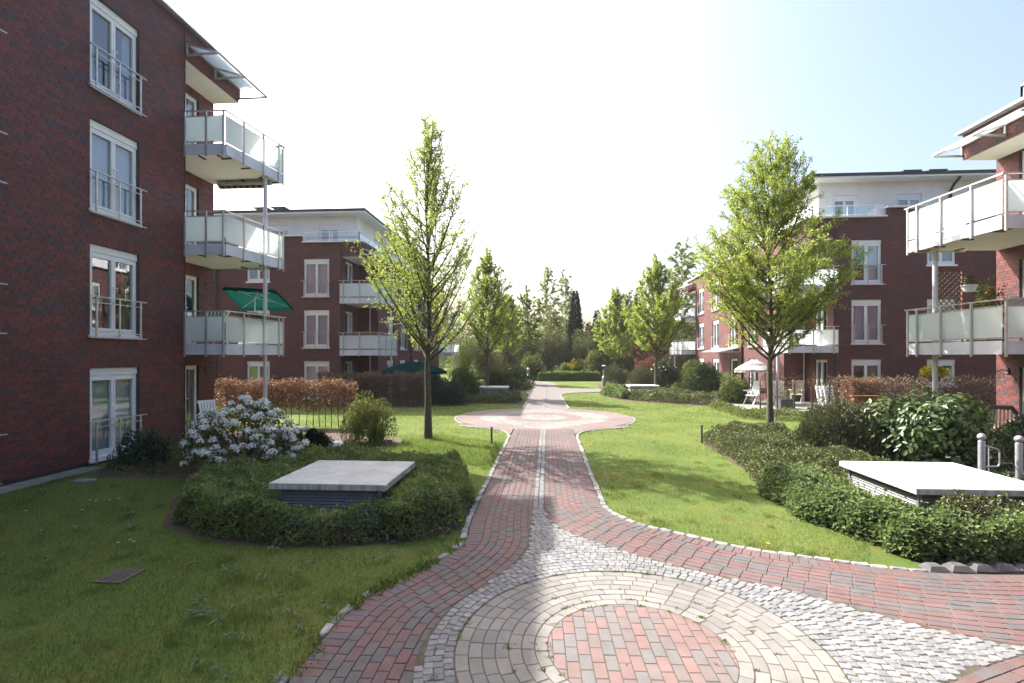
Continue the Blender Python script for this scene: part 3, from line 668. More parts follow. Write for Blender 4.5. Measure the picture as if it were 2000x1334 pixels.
def window(parent, F, o, leaves=2, shutter=True, curtain=('curtain', 'both'), sill=True, name='window', depth=0.13, fw=0.065):
    u0, u1, z0, z1 = o; b, d0, d1 = MB(), -depth, -depth+0.05
    zt = z1-(0.16 if shutter else 0.0); zb = z0+0.02
    F.box(b, u0, u0+fw, zb, zt, d0, d1); F.box(b, u1-fw, u1, zb, zt, d0, d1)
    F.box(b, u0+fw, u1-fw, zt-fw, zt, d0, d1); F.box(b, u0+fw, u1-fw, zb, zb+fw*1.3, d0, d1)
    w = (u1-u0)/leaves; gl = []
    for i in range(leaves):
        a, e = u0+i*w, u0+(i+1)*w; a += fw if i == 0 else 0.0; e -= fw if i == leaves-1 else 0.0
        s = 0.055                                               # the sash stands proud of the frame
        F.box(b, a+.004, a+s, zb+fw*1.3, zt-fw, d0+.006, d1+.022); F.box(b, e-s, e-.004, zb+fw*1.3, zt-fw, d0+.006, d1+.022)
        F.box(b, a+s, e-s, zt-fw-s, zt-fw-.002, d0+.006, d1+.022); F.box(b, a+s, e-s, zb+fw*1.3+.002, zb+fw*1.3+s, d0+.006, d1+.022)
        gl.append((a+s-.004, e-s+.004))
    win = b.build(name, 'frame', parent)
    for a, e in gl:
        p = MB(); F.box(p, a, e, zb+fw*1.3+s-.004, zt-fw-s+.004, d0+.022, d0+.03); p.build('pane', 'pane', win)
    if leaves == 2 and zt-zb > 1.6:
        h = MB(); m = (u0+u1)/2; F.box(h, m-.012, m+.012, z0+0.98, z0+1.12, d1+.022, d1+.045); F.box(h, m-.01, m+.09, z0+1.09, z0+1.115, d1+.045, d1+.06); h.build('handle', 'frame', win)
    if shutter:
        x = MB(); F.box(x, u0, u1, zt, zt+0.075, d0, d1+.03); F.box(x, u0, u1, zt+0.08, z1-.002, d0, d1+.024); x.build('shutter_box', 'frame', win)
    if sill:
        x = MB(); F.box(x, u0-0.04, u1+0.04, z0-0.075, z0-.002, -depth+.02, 0.045); F.box(x, u0+.003, u1-.003, z0-.002, z0+.02, d0, 0.0); x.build('sill', 'frame', win)
    if curtain:
        kind, mode = curtain; m = (u0+u1)/2; cz0, cz1 = z0+0.06, zt-.03; cd = -depth-0.07
        spans = {'both': [(u0-.05, m-.01), (m+.01, u1+.05)], 'left': [(u0-.05, m-.05)], 'right': [(m+.05, u1+.05)], 'sides': [(u0-.05, u0+w*0.42), (u1-w*0.42, u1+.05)], 'half': [(u0-.05, u1+.05)]}[mode]
        for a, e in spans: curtain_mesh(F, a, e, cz0+(0.0 if mode != 'half' else 0.7), cz1, cd, kind != 'blind').build('curtain', kind, win)
    return win
def rail(parent, F, o, z, full=True):
    """steel guard rail in front of a French window"""
    u0, u1 = o[0], o[1]; b = MB(); d = 0.10
    b.beam(F.p(u0-0.11, z+0.93, d), F.p(u1+0.11, z+0.93, d), 0.045, 0.022); b.beam(F.p(u0+.02, z+0.80, d), F.p(u1-.02, z+0.80, d), 0.022, 0.018)
    if full: b.beam(F.p(u0-0.11, z+0.03, d), F.p(u1+0.11, z+0.03, d), 0.03, 0.022); b.beam(F.p(u0+.02, z+0.14, d), F.p(u1-.02, z+0.14, d), 0.022, 0.018)
    for e in (u0-0.05, u1+0.05): b.beam(F.p(e, z+0.93, 0), F.p(e, z+0.93, d-.02), 0.02, 0.02); b.beam(F.p(e, z+0.03, 0), F.p(e, z+0.03, d-.015), 0.02, 0.02)
    r = b.build('guard_rail', 'metal', parent)
    for u in (u0+0.07, (u0+u1)/2, u1-0.07):
        x = MB(); F.box(x, u-.02, u+.02, z+(0.042 if full else 0.0), z+0.918, d-.012, d+.012); x.build('rail_post', 'metal', r)
def balcony(parent, pts, back, z, fr, lilac='skirt'):
    """slab on brackets with frosted panels: pts outer edge from wall to wall, back = inner corners, z = floor level"""
    P = [Vector((*p, 0)) for p in pts]; c = sum((Vector((*p, 0)) for p in pts+back), Vector())/len(pts+back)
    ins = lambda p, k: (c.x+(p[0]-c.x)*k, c.y+(p[1]-c.y)*k)
    s = MB(); s.prism([ins(p, 0.985) for p in pts]+[tuple(b) for b in back], z-0.27, z-0.03)
    bal = s.build('balcony', 'soffit', parent)
    rl = MB()
    for a, b in zip(P, P[1:]):
        d = (b-a).normalized(); rl.beam(a+Vector((0, 0, z+0.90))-d*0.02, b+Vector((0, 0, z+0.90))+d*0.02, 0.05, 0.028)
    end = (P[-2]-P[-3]).normalized(); rl.beam(P[-2]+Vector((0, 0, z+.901)), P[-2]+end*0.12+Vector((0, 0, z+.901)), 0.05, 0.026)
    for a, b in zip(P, P[1:]): rl.beam(a+Vector((0, 0, z+0.755)), b+Vector((0, 0, z+0.755)), 0.022, 0.022); rl.beam(a+Vector((0, 0, z+0.045)), b+Vector((0, 0, z+0.045)), 0.022, 0.022)
    rl.build('balcony_rail', 'metal', bal)
    for (a, b), fs in zip(zip(P, P[1:]), fr):
        d = b-a; L = d.length; t = d.normalized(); out = Vector((t.y, -t.x, 0))
        if out.dot((a+b)/2-c) < 0: out = -out
        for f in fs:
            p = a+d*f+out*0.028; x = MB(); x.beam(p+Vector((0, 0, z-0.36)), p+Vector((0, 0, z+0.886)), 0.042, 0.042); x.build('balcony_post', 'metal', bal)
        e = sorted({0.0, 1.0, *fs})
        for f0, f1 in zip(e, e[1:]):
            if (f1-f0)*L < 0.07: continue
            q0, q1 = a+d*f0+t*0.022, a+d*f1-t*0.022
            x = MB(); x.beam(q0+Vector((0, 0, z+0.40)), q1+Vector((0, 0, z+0.40)), 0.012, 0.67); x.build('glass_panel', 'frost', bal)
            x = MB(); x.beam(q0+Vector((0, 0, z-0.155)), q1+Vector((0, 0, z-0.155)), 0.02, 0.30); x.build('skirt_panel', lilac, bal)
            m = (q0+q1)/2-out*0.1; x = MB(); x.beam(m+Vector((0, 0, z-0.285)), m-out*0.3+Vector((0, 0, z-0.285)), 0.05, 0.03); x.build('bracket', 'iron', bal)
    return bal
def canopy(parent, F, u0, u1, z, out=0.95, drop=0.28, n=2):
    """glass canopy over the topmost balcony"""
    b = MB(); b.beam(F.p(u0, z-drop, out), F.p(u1, z-drop, out), 0.05, 0.04); b.beam(F.p(u0, z, 0.03), F.p(u1, z, 0.03), 0.05, 0.04)
    for i in range(n+1):
        u = u0+(u1-u0)*i/n
        b.beam(F.p(u, z-0.005, 0.05), F.p(u, z-drop, out-.02), 0.04, 0.03); b.beam(F.p(u, z-drop-.02, 0.0), F.p(u, z-drop-.005, out-.025), 0.05, 0.045); b.beam(F.p(u, z-drop-.04, 0.02), F.p(u, z+.02, 0.02), 0.05, 0.05)
    c = b.build('glass_canopy', 'metal', parent)
    for i in range(n):
        a, e = u0+(u1-u0)*i/n+.03, u0+(u1-u0)*(i+1)/n-.03
        g_ = MB(); g_.box8([F.p(a, z+.01, 0.06), F.p(e, z+.01, 0.06), F.p(e, z-drop+.03, out), F.p(a, z-drop+.03, out), F.p(a, z+.02, 0.06), F.p(e, z+.02, 0.06), F.p(e, z-drop+.04, out), F.p(a, z-drop+.04, out)])
        g_.build('canopy_pane', 'frost', c)
def coping(parent, pts, z, mat='metal', w=0.36, inset=0.12):
    b = MB()
    for p, q in zip(pts, pts[1:]): b.beam((*p, z+0.03), (*q, z+0.03), w, 0.06)
    b.build('coping', mat, parent)
def plate(parent, name, poly, z0, z1, mat):
    b = MB(); b.prism(poly, z0, z1); return b.build(name, mat, parent)
def downpipe(parent, x, y, z0, z1, mat='pipe', r=0.05):
    b = MB(); b.tube([(x, y, z0), (x, y, z1)], r, 10); return b.build('downpipe', mat, parent)
def post(parent, x, y, z0, z1, r=0.06):
    b = MB(); b.tube([(x, y, z0), (x, y, z1)], r, 16); b.tube([(x, y, z1-.03), (x, y, z1-.001)], r*1.6, 16); return b.build('support_post', 'pole', parent)
def door_set(parent, F, o, curtain=None): return window(parent, F, o, 2, False, curtain, False, 'balcony_door', 0.12)
def terrace_rail(parent, pts, z, h=0.55):
    b = MB()
    for p, q in zip(pts, pts[1:]):
        b.beam((*p, z+h), (*q, z+h), 0.05, 0.04); L = math.dist(p, q); n = max(1, int(L/1.1))
        b.beam((*p, z+0.12), (*q, z+0.12), 0.03, 0.03)
        for i in range(n+1): x, y = p[0]+(q[0]-p[0])*i/n, p[1]+(q[1]-p[1])*i/n; b.beam((x, y, z), (x, y, z+h), 0.035, 0.035)
    r = b.build('terrace_rail', 'frame', parent)
    for p, q in zip(pts, pts[1:]):
        x = MB(); x.beam((*p, z+h/2+.05), (*q, z+h/2+.05), 0.01, h-0.25); x.build('rail_glass', 'clearglass', r)
FL = 2.75

# --- the block on the near left (four storeys)
A = thing('apartment_building', (-10, 3, 0), 'tall four-storey dark red brick block on the left with frosted glass corner balconies', 'building')
FA = Face((-10, 0, 0), (0, 1, 0), (1, 0, 0))
wA = [(10.53, 11.89), (7.25, 8.61), (3.2, 4.56), (-0.5, 0.86)]
opsA = [(a, b, FL*i+0.13, FL*i+2.14) for i in range(4) for a, b in wA]
nearA = [o for o in opsA if o[0] > 6.6]
wall = wall_mesh(FA, 6.5, 13.5, 0, 11.5, nearA).build('wall', 'mortar', A)
lay_bricks(wall, FA, 6.5, 13.5, 0.06, 11.5, nearA, 210)
wall_mesh(FA, -10, 6.5, 0, 11.5, [o for o in opsA if o[0] < 6.5]).build('wall', 'brickwall', A)
FAn = Face((-10.85, 0, 0), (0, 1, 0), (1, 0, 0)); doorsA = [(14.15, 15.23, FL*i+0.02, FL*i+2.12) for i in range(4)]
wall = wall_mesh(FAn, 13.5, 15.95, 0, 10.62, doorsA).build('wall', 'mortar', A); lay_bricks(wall, FAn, 13.5, 15.95, 0.06, 10.62, doorsA, 25)
wall = wall_mesh(FA, 13.5, 15.95, 10.62, 11.5, []).build('wall', 'mortar', A); lay_bricks(wall, FA, 13.5, 15.95, 10.62, 11.5, [], 45)
F = Face((0, 15.95, 0), (1, 0, 0), (0, 1, 0)); wall_mesh(F, -22, -10.85, 0, 10.62, []).build('wall', 'brickwall', A); wall_mesh(F, -22, -10, 10.62, 11.5, []).build('wall', 'brickwall', A)
F = Face((0, 13.5, 0), (1, 0, 0), (0, 1, 0)); wall_mesh(F, -10.85, -10.0, 0, 10.62, []).build('wall', 'brickwall', A)
F = Face((0, -10, 0), (1, 0, 0), (0, -1, 0)); wall_mesh(F, -22, -10, 0, 11.5, []).build('wall', 'brickwall', A)
F = Face((-22, 0, 0), (0, 1, 0), (-1, 0, 0)); wall_mesh(F, -10, 15.95, 0, 11.5, []).build('wall', 'brickwall', A)
plate(A, 'soffit', [(-10.86, 13.48), (-10.02, 13.48), (-10.02, 15.93), (-10.86, 15.93)], 10.6, 10.64, 'soffit')
plate(A, 'roof', [(-21.9, -9.9), (-10.1, -9.9), (-10.1, 15.85), (-21.9, 15.85)], 11.25, 11.35, 'darkroof')
plate(A, 'plinth', [(-10.0, -9.9), (-9.965, -9.9), (-9.965, 13.4), (-10.0, 13.4)], 0, 0.10, 'pipe')
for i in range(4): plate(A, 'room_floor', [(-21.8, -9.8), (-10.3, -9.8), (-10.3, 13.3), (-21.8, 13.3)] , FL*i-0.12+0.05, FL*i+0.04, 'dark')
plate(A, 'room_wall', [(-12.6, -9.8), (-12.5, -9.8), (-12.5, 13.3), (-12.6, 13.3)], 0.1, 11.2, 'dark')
coping(A, [(-10.02, -10), (-10.02, 15.98)], 11.5)
for i in range(4):
    for k, (a, b) in enumerate(wA):
        o = (a, b, FL*i+0.13, FL*i+2.14)
        cur = [('blind', 'both'), ('beigecurtain', 'sides'), ('curtain', 'both'), ('greycurtain', 'sides')][i]
        window(A, FA, o, curtain=cur)
        rail(A, FA, o, FL*i+0.04, i > 0)
for i, o in enumerate(doorsA): door_set(A, FAn, o, ('curtain', 'sides') if i != 1 else None)
balA = [(-10.0, 13.45), (-8.82, 13.45), (-8.5, 15.9), (-10.0, 15.9)]
FRB = [[0.03, 0.55, 0.97], [0.28, 0.62, 0.91], [0.0, 0.5]]
for i in (1, 2, 3): balcony(A, balA, [(-10.84, 15.9), (-10.84, 13.51), (-10.0, 13.51)], FL*i, FRB)
canopy(A, FA, 13.52, 15.95, 11.05)
post(A, -8.76, 15.34, 0, FL-0.275); post(A, -8.76, 15.34, FL-0.03, 2*FL-0.275); post(A, -8.76, 15.34, 2*FL-0.03, 3*FL-0.275)
b = MB(); b.beam((-10.5, 15.65, 7.88), (-8.75, 15.65, 7.88), 0.14, 0.10); b.beam((-10.3, 15.5, 7.80), (-8.9, 15.45, 7.80), 0.05, 0.03); b.beam((-10.2, 15.65, 7.9), (-10.2, 15.65, 8.0), 0.05, 0.05); b.beam((-9.0, 15.65, 7.9), (-9.0, 15.65, 8.0), 0.05, 0.05); aw = b.build('awning', 'metal', A)
b = MB(); b.box(-10.4, 15.5, 7.72, -8.85, 15.62, 7.81); b.build('awning_cloth', 'awningstripe', aw)
downpipe(A, -9.96, 13.42, 0, 11.4, 'pipe', 0.012)

# --- a general far block: three brick storeys, white set-back top floor, corner notches with balconies
def block(root, s, xw, notch, yf, yn, yfar, xback, zo, par, par2, xsplit, win_front, front_cur, rows, pent_x, pent_y, pent_top, win_pent, courtyard_door=None):
    """s = +1: courtyard side faces +X; -1: faces -X. xw courtyard wall plane, notch depth; yf front plane, yn notch back, yfar far end"""
    xin = xw-s*notch; U = (1, 0, 0)
    FF = Face((0, yf, 0), U, (0, -1, 0)); lo, hi = sorted((xback, xin)); 
    opf = [(a, b, z0+zo, z1+zo) for a, b, z0, z1 in win_front]
    sp = sorted((xsplit, xin))
    so = sorted((xsplit, xback))
    wall_mesh(FF, lo, hi, 0, par, opf).build('wall', 'brickwall', root)
    F2 = Face((0, yf, 0), U, (0, -1, 0)); wall_mesh(F2, so[0], so[1], par, par2, []).build('wall', 'brickwall', root)
    a, b = sorted((xin, xw)); ztop = 7.72+zo
    wall_mesh(FF, a, b, ztop, par, []).build('wall', 'brickwall', root)                    # front fascia
    FC_ = Face((xw, 0, 0), (0, 1, 0), (s, 0, 0))
    ops = [(y-0.68, y+0.68, FL*i+0.13+zo, FL*i+2.14+zo) for y in rows for i in range(3)]
    wall_mesh(FC_, yn, yfar-2.4, 0, par, ops).build('wall', 'brickwall', root)
    wall_mesh(FC_, yf, yn, ztop, par, []).build('wall', 'brickwall', root); wall_mesh(FC_, yfar-2.4, yfar, ztop, par, []).build('wall', 'brickwall', root)
    FN = Face((xin, 0, 0), (0, 1, 0), (s, 0, 0)); dn = [(yf+0.55, yf+1.65, FL*i+0.03+zo, FL*i+2.12+zo) for i in range(3)]
    wall_mesh(FN, yf, yn, 0, ztop, dn).build('wall', 'brickwall', root); wall_mesh(FN, yfar-2.4, yfar, 0, ztop, []).build('wall', 'brickwall', root)
    FB = Face((0, yn, 0), U, (0, -1, 0)); wall_mesh(FB, a, b, 0, ztop, []).build('wall', 'brickwall', root)
    F = Face((0, yfar-2.4, 0), U, (0, 1, 0)); wall_mesh(F, a, b, 0, ztop, []).build('wall', 'brickwall', root)
    F = Face((0, yfar, 0), U, (0, 1, 0)); wall_mesh(F, lo, hi, 0, par, []).build('wall', 'brickwall', root); wall_mesh(F, a, b, ztop, par, []).build('wall', 'brickwall', root)
    F = Face((xback, 0, 0), (0, 1, 0), (-s, 0, 0)); wall_mesh(F, yf, yfar, 0, par2, []).build('wall', 'brickwall', root)
    for y0, y1 in ((yf, yn), (yfar-2.4, yfar)): plate(root, 'soffit', [(a+.01, y0+.01), (b-.01, y0+.01), (b-.01, y1), (a+.01, y1)], ztop-.02, ztop+.02, 'soffit')
    plate(root, 'terrace', [(min(xback, xw)+.02, yf+.02), (max(xback, xw)-.02, yf+.02), (max(xback, xw)-.02, yfar-.02), (min(xback, xw)+.02, yfar-.02)], par-0.25, par-0.15, 'concrete')
    xi0, xi1 = sorted((xback+s*0.2, xin-s*0.25))
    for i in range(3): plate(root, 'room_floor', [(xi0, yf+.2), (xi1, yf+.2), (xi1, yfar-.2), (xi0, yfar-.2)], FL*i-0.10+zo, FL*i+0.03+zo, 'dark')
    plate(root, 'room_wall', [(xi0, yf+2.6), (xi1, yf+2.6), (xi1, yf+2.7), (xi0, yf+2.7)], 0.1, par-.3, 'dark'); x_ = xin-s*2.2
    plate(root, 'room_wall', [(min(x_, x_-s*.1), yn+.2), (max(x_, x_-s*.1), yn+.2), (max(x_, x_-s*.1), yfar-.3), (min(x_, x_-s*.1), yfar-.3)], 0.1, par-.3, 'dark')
    cm = [(xsplit, yf-.01), (xw+s*.01, yf-.01), (xw+s*.01, yfar)]
    coping(root, cm, par, 'frame', 0.3); coping(root, [(xback, yf-.01), (xsplit, yf-.01)], par2, 'frame', 0.3)
    for (o, cur) in zip(opf, front_cur):
        tall = o[3]-o[2] > 1.5
        window(root, FF, o, 2, True, cur, True)
        if tall and o[2] > 1.0: rail(root, FF, o, o[2]-0.09)
    for o in ops:
        if courtyard_door and abs((o[0]+o[1])/2-courtyard_door) < 0.1 and o[2] < 1: window(root, FC_, o, 1, False, None, True, 'door', 0.13, 0.09); continue
        window(root, FC_, o, 2, True, ('curtain', rnd.choice(['both', 'sides', 'left'])), True)
        if o[2] > 1.0: rail(root, FC_, o, o[2]-0.09)
    for o in dn: door_set(root, FN, o, ('curtain', 'sides'))
    # top floor
    px0, px1 = sorted((xback, pent_x)); FP = Face((0, pent_y, 0), U, (0, -1, 0)); FS = Face((pent_x, 0, 0), (0, 1, 0), (s, 0, 0))
    wall_mesh(FP, px0, px1, par-0.2, pent_top, win_pent).build('top_floor_wall', 'render', root)
    so_ = [(y-0.65, y+0.65, par+0.35, par+1.55) for y in rows]
    wall_mesh(FS, pent_y, yfar-1.5, par-0.2, pent_top, so_).build('top_floor_wall', 'render', root)
    F = Face((0, yfar-1.5, 0), U, (0, 1, 0)); wall_mesh(F, px0, px1, par-.2, pent_top, []).build('top_floor_wall', 'render', root)
    for o in win_pent: window(root, FP, o, 2, True, ('greycurtain', 'right'), True)
    for o in so_: window(root, FS, o, 2, True, ('curtain', 'sides'), True)
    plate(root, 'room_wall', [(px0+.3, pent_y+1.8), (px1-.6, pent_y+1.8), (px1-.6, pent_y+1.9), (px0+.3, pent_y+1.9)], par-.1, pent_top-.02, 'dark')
    ov = 0.75; r0, r1 = px0-(ov if s < 0 else 0), px1+(ov if s > 0 else 0); y0, y1 = pent_y-ov, yfar-1.5+ov
    rf = MB(); rp = [(r0, y0), (r1, y0), (r1, y1), (r0, y1)]; rf.prism(rp, pent_top+0.06, pent_top+0.2); k = 3.0
    q = [(r0, y0, pent_top+.2), (r1, y0, pent_top+.2), (r1, y1, pent_top+.2), (r0, y1, pent_top+.2), (r0+k, y0+k, pent_top+.42), (r1-k, y0+k, pent_top+.42), (r1-k, y1-k, pent_top+.42), (r0+k, y1-k, pent_top+.42)]
    rf.add(q, [(0, 1, 5, 4), (1, 2, 6, 5), (2, 3, 7, 6), (3, 0, 4, 7), (4, 5, 6, 7)])
    roof = rf.build('roof', 'darkroof', root)
    plate(root, 'eaves', [(r0+.04, y0+.04), (r1-.04, y0+.04), (r1-.04, y1-.04), (r0+.04, y1-.04)], pent_top-.02, pent_top+.058, 'frame')
    return roof
def chimney(roof, x, y, z, w=0.55):
    b = MB(); b.box(x-w/2, y-w/2, z, x+w/2, y+w/2, z+0.36)
    for dx in (-1, 1):
        for dy in (-1, 1): b.box(x+dx*(w/2-.05)-.03, y+dy*(w/2-.05)-.03, z+.36, x+dx*(w/2-.05)+.03, y+dy*(w/2-.05)+.03, z+.52)
    b.box(x-w*.78, y-w*.78, z+.52, x+w*.78, y+w*.78, z+.58); b.build('chimney', 'darkroof', roof)

B = thing('apartment_building', (-16, 37, 0), 'red brick block with white top floor behind the orange beech hedge', 'building')
fl = lambda i: (FL*i+0.13, FL*i+2.14)
wf = [(-13.11, -11.69, *fl(i)) for i in range(3)]+[(-16.3, -15.0, 0.95, 2.14), (-16.3, -15.0, FL+0.95, FL+2.14), (-16.3, -15.0, 2*FL+0.95, 2*FL+2.14)]
roofB = block(B, 1, -9.87, 1.13, 26.7, 29.2, 48.3, -24, 0.0, 8.5, 8.85, -13.15, wf, [('blind', 'both'), ('greycurtain', 'both'), ('curtain', 'both'), None, ('greycurtain', 'left'), None],
    [31.6, 34.4, 38.0, 41.5], -10.75, 28.2, 10.35, [(-12.95, -11.75, 8.75, 9.85), (-15.9, -14.7, 9.1, 9.85)])
chimney(roofB, -15.9, 29.6, 10.66); chimney(roofB, -17.0, 29.6, 10.66)
balB = [(-11.0, 26.36), (-8.79, 26.36), (-8.52, 28.5), (-9.87, 28.5)]
FRF = [[0.1, 0.5, 0.97], [0.3, 0.65, 0.95], []]
for i in (1, 2): balcony(B, balB, [(-9.88, 29.18), (-10.98, 29.18), (-10.98, 26.72)], FL*i, FRF)
balB2 = [(-9.87, 45.85), (-8.7, 45.85), (-8.4, 48.2), (-9.87, 48.2)]
for i in (1, 2): balcony(B, balB2, [(-10.98, 48.2), (-10.98, 45.95), (-9.88, 45.95)], FL*i, FRB)
post(B, -8.75, 28.1, 0, FL-.275); post(B, -8.75, 28.1, FL-.03, 2*FL-.275); post(B, -8.62, 47.7, 0, FL-.275); post(B, -8.62, 47.7, FL-.03, 2*FL-.275)
b = MB(); b.tube([(-10.3, 29.1, 0), (-10.3, 29.1, 7.7)], 0.035, 10); b.build('downpipe', 'metal', B)
downpipe(B, -11.05, 26.66, 0, 8.4, 'pipe', 0.03); downpipe(B, -18.0, 26.6, 0, 8.8, 'pipe', 0.05); downpipe(B, -9.8, 36.2, 0, 8.4)
terrace_rail(B, [(-13.1, 26.85), (-10.1, 26.85), (-10.1, 30)], 8.56)
canopy(B, Face((-9.87, 0, 0), (0, 1, 0), (1, 0, 0)), 26.75, 29.2, 8.15)

Cb = thing('apartment_building', (18, 35, 0), 'red brick block with white top floor and sunlit side behind the patio', 'building')
fr = [(13.94, 15.28, *fl(i)) for i in range(3)]+[(17.24, 18.5, FL*i+0.95, FL*i+2.14) for i in range(3)]
roofC = block(Cb, -1, 12.05, 1.1, 24.6, 27.1, 45.2, 27, 0.12, 8.78, 9.2, 15.45, fr, [('beigecurtain', 'right'), ('greycurtain', 'both'), ('blind', 'right'), ('greycurtain', 'right'), ('blind', 'both'), None],
    [31.0, 34.2, 37.8, 41.3], 13.2, 26.0, 10.88, [(13.87, 15.0, 9.05, 10.25), (16.85, 18.0, 9.5, 10.25), (19.9, 21.1, 9.5, 10.25)], 34.2)
chimney(roofC, 17.9, 26.9, 11.0); chimney(roofC, 19.1, 26.9, 11.0)
balC = [(13.2, 24.26), (10.97, 24.26), (10.66, 26.4), (12.05, 26.4)]
for i in (1, 2): balcony(Cb, balC, [(12.06, 27.08), (13.13, 27.08), (13.13, 24.62)], FL*i+0.12, FRF)
balC2 = [(12.05, 42.75), (10.9, 42.75), (10.55, 45.1), (12.05, 45.1)]
for i in (1, 2): balcony(Cb, balC2, [(13.1, 45.1), (13.1, 42.85), (12.06, 42.85)], FL*i+0.12, FRB)
post(Cb, 11.0, 25.4, 0.12, FL-.155); post(Cb, 11.0, 25.4, FL+.09, 2*FL-.155); post(Cb, 10.8, 44.5, 0.0, FL-.155); post(Cb, 10.8, 44.5, FL+.09, 2*FL-.155)
FCc = Face((12.05, 0, 0), (0, 1, 0), (-1, 0, 0))
canopy(Cb, FCc, 42.8, 45.2, 8.45); canopy(Cb, FCc, 33.0, 37.2, 2.95, 1.15, 0.25, 3)
aw = MB(); aw.box8([(12.0, 42.9, 8.0), (12.0, 45.1, 8.0), (10.5, 45.1, 7.45), (10.5, 42.9, 7.45), (12.0, 42.9, 8.04), (12.0, 45.1, 8.04), (10.5, 45.1, 7.49), (10.5, 42.9, 7.49)]); aw.build('awning', 'orangecloth', Cb)
downpipe(Cb, 11.98, 32.6, 0, 8.6, 'pipe', 0.06); b = MB(); b.tube([(13.6, 27.02, 0), (13.0, 27.02, 0), (13.0, 27.02, 7.8)], 0.035, 10); b.build('downpipe', 'metal', Cb)
b = MB(); b.tube([(19.25, 25.35, 10.8), (19.25, 25.7, 10.6), (19.25, 25.93, 10.35), (19.25, 25.93, 9.2)], 0.06, 10); b.build('downpipe', 'pipe', Cb)
downpipe(Cb, 13.2, 24.56, 0, 8.7, 'pipe', 0.03); downpipe(Cb, 20.3, 24.54, 0, 9.0, 'pipe', 0.05)
terrace_rail(Cb, [(12.3, 30), (12.3, 24.75), (15.4, 24.75)], 8.84)
b = MB(); b.box(15.4, 24.72, 8.842, 15.5, 25.9, 9.38); b.box(15.1, 24.72, 8.842, 15.4, 24.8, 9.38); b.build('parapet_end', 'render', Cb)

# --- the block on the near right
D = thing('apartment_building', (16, 5, 0), 'brick block cut off by the right edge, with bright frosted balconies and a glass canopy', 'building')
FD = Face((11.15, 0, 0), (0, 1, 0), (-1, 0, 0)); FDn = Face((12.0, 0, 0), (0, 1, 0), (-1, 0, 0))
wD = [(8.6, 9.96), (5.0, 6.36), (1.4, 2.76)]
opsD = [(a, b, FL*i+0.13, FL*i+2.14) for i in range(3) for a, b in wD]
wall_mesh(FD, -10, 11.95, 0, 8.35, opsD).build('wall', 'brickwall', D)
for o in opsD: window(D, FD, o, curtain=('curtain', 'both')); rail(D, FD, o, o[2]-.09)
dD = [(12.75, 13.93, FL*i+0.05, FL*i+2.12) for i in range(3)]
wall = wall_mesh(FDn, 11.95, 14.6, 0, 7.68, dD).build('wall', 'mortar', D); lay_bricks(wall, FDn, 11.95, 14.6, 0.06, 7.68, dD, 110)
wall = wall_mesh(FD, 11.95, 14.6, 7.68, 8.35, []).build('wall', 'mortar', D); lay_bricks(wall, FD, 11.95, 14.6, 7.68, 8.35, [], 80)
F = Face((0, 14.6, 0), (1, 0, 0), (0, 1, 0)); wall_mesh(F, 12.0, 24, 0, 8.35, []).build('wall', 'brickwall', D); wall_mesh(F, 11.15, 12.0, 7.68, 8.35, []).build('wall', 'brickwall', D)
F = Face((0, 11.95, 0), (1, 0, 0), (0, 1, 0)); wall_mesh(F, 11.15, 12.0, 0, 7.68, []).build('wall', 'brickwall', D)
F = Face((0, -10, 0), (1, 0, 0), (0, -1, 0)); wall_mesh(F, 11.15, 24, 0, 8.35, []).build('wall', 'brickwall', D); F = Face((24, 0, 0), (0, 1, 0), (1, 0, 0)); wall_mesh(F, -10, 14.6, 0, 8.35, []).build('wall', 'brickwall', D)
plate(D, 'soffit', [(11.17, 11.97), (12.02, 11.97), (12.02, 14.58), (11.17, 14.58)], 7.66, 7.70, 'soffit')
plate(D, 'roof', [(11.25, -9.9), (23.9, -9.9), (23.9, 14.5), (11.25, 14.5)], 8.1, 8.2, 'darkroof')
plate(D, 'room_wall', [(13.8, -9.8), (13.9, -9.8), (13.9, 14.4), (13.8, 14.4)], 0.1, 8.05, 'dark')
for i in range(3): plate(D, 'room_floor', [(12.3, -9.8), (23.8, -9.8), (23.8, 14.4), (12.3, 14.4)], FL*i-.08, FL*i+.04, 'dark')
coping(D, [(11.17, -10), (11.17, 14.63)], 8.35, 'metal', 0.4); terrace_rail(D, [(11.6, 2), (11.6, 13.4), (14, 13.4)], 8.42, 0.62)
for o in dD: door_set(D, FDn, o, ('curtain', 'both'))
balD = [(11.15, 11.9), (9.92, 11.9), (9.72, 14.55), (11.2, 14.55)]
for i in (1, 2): balcony(D, balD, [(12.0, 14.55), (12.0, 11.97), (11.15, 11.97)], FL*i, [[0.05, 0.6, 0.97], [0.28, 0.6, 0.88], [0.0, 0.5]])
post(D, 10.12, 14.15, 0, FL-.275); post(D, 10.12, 14.15, FL-.03, 2*FL-.275); canopy(D, FD, 11.97, 14.6, 8.05, 0.78, 0.24)
wl = MB(); wl.tube([(11.98, 14.25, 2.02), (11.8, 14.2, 2.05), (11.62, 14.15, 2.0)], 0.014, 8); wl.box(11.955, 14.2, 1.95, 11.99, 14.3, 2.1); ll = wl.build('wall_lamp', 'iron', D)
x = MB(); x.lathe((11.78, 14.2, 1.78), [(0.03, 0), (0.07, 0.04), (0.075, 0.16), (0.04, 0.23), (0.015, 0.26)], 10); x.build('lamp_glass', 'clearglass', ll)
for z in (4.75, 2.02):
    h = MB(); h.tube([(-10.83, 15.6, z), (-10.7, 15.6, z+.02), (-10.55, 15.55, z-.03)], 0.012, 6); h.box(-10.84, 15.55, z-.12, -10.815, 15.65, z+.1); h.build('wall_hook', 'iron', A)

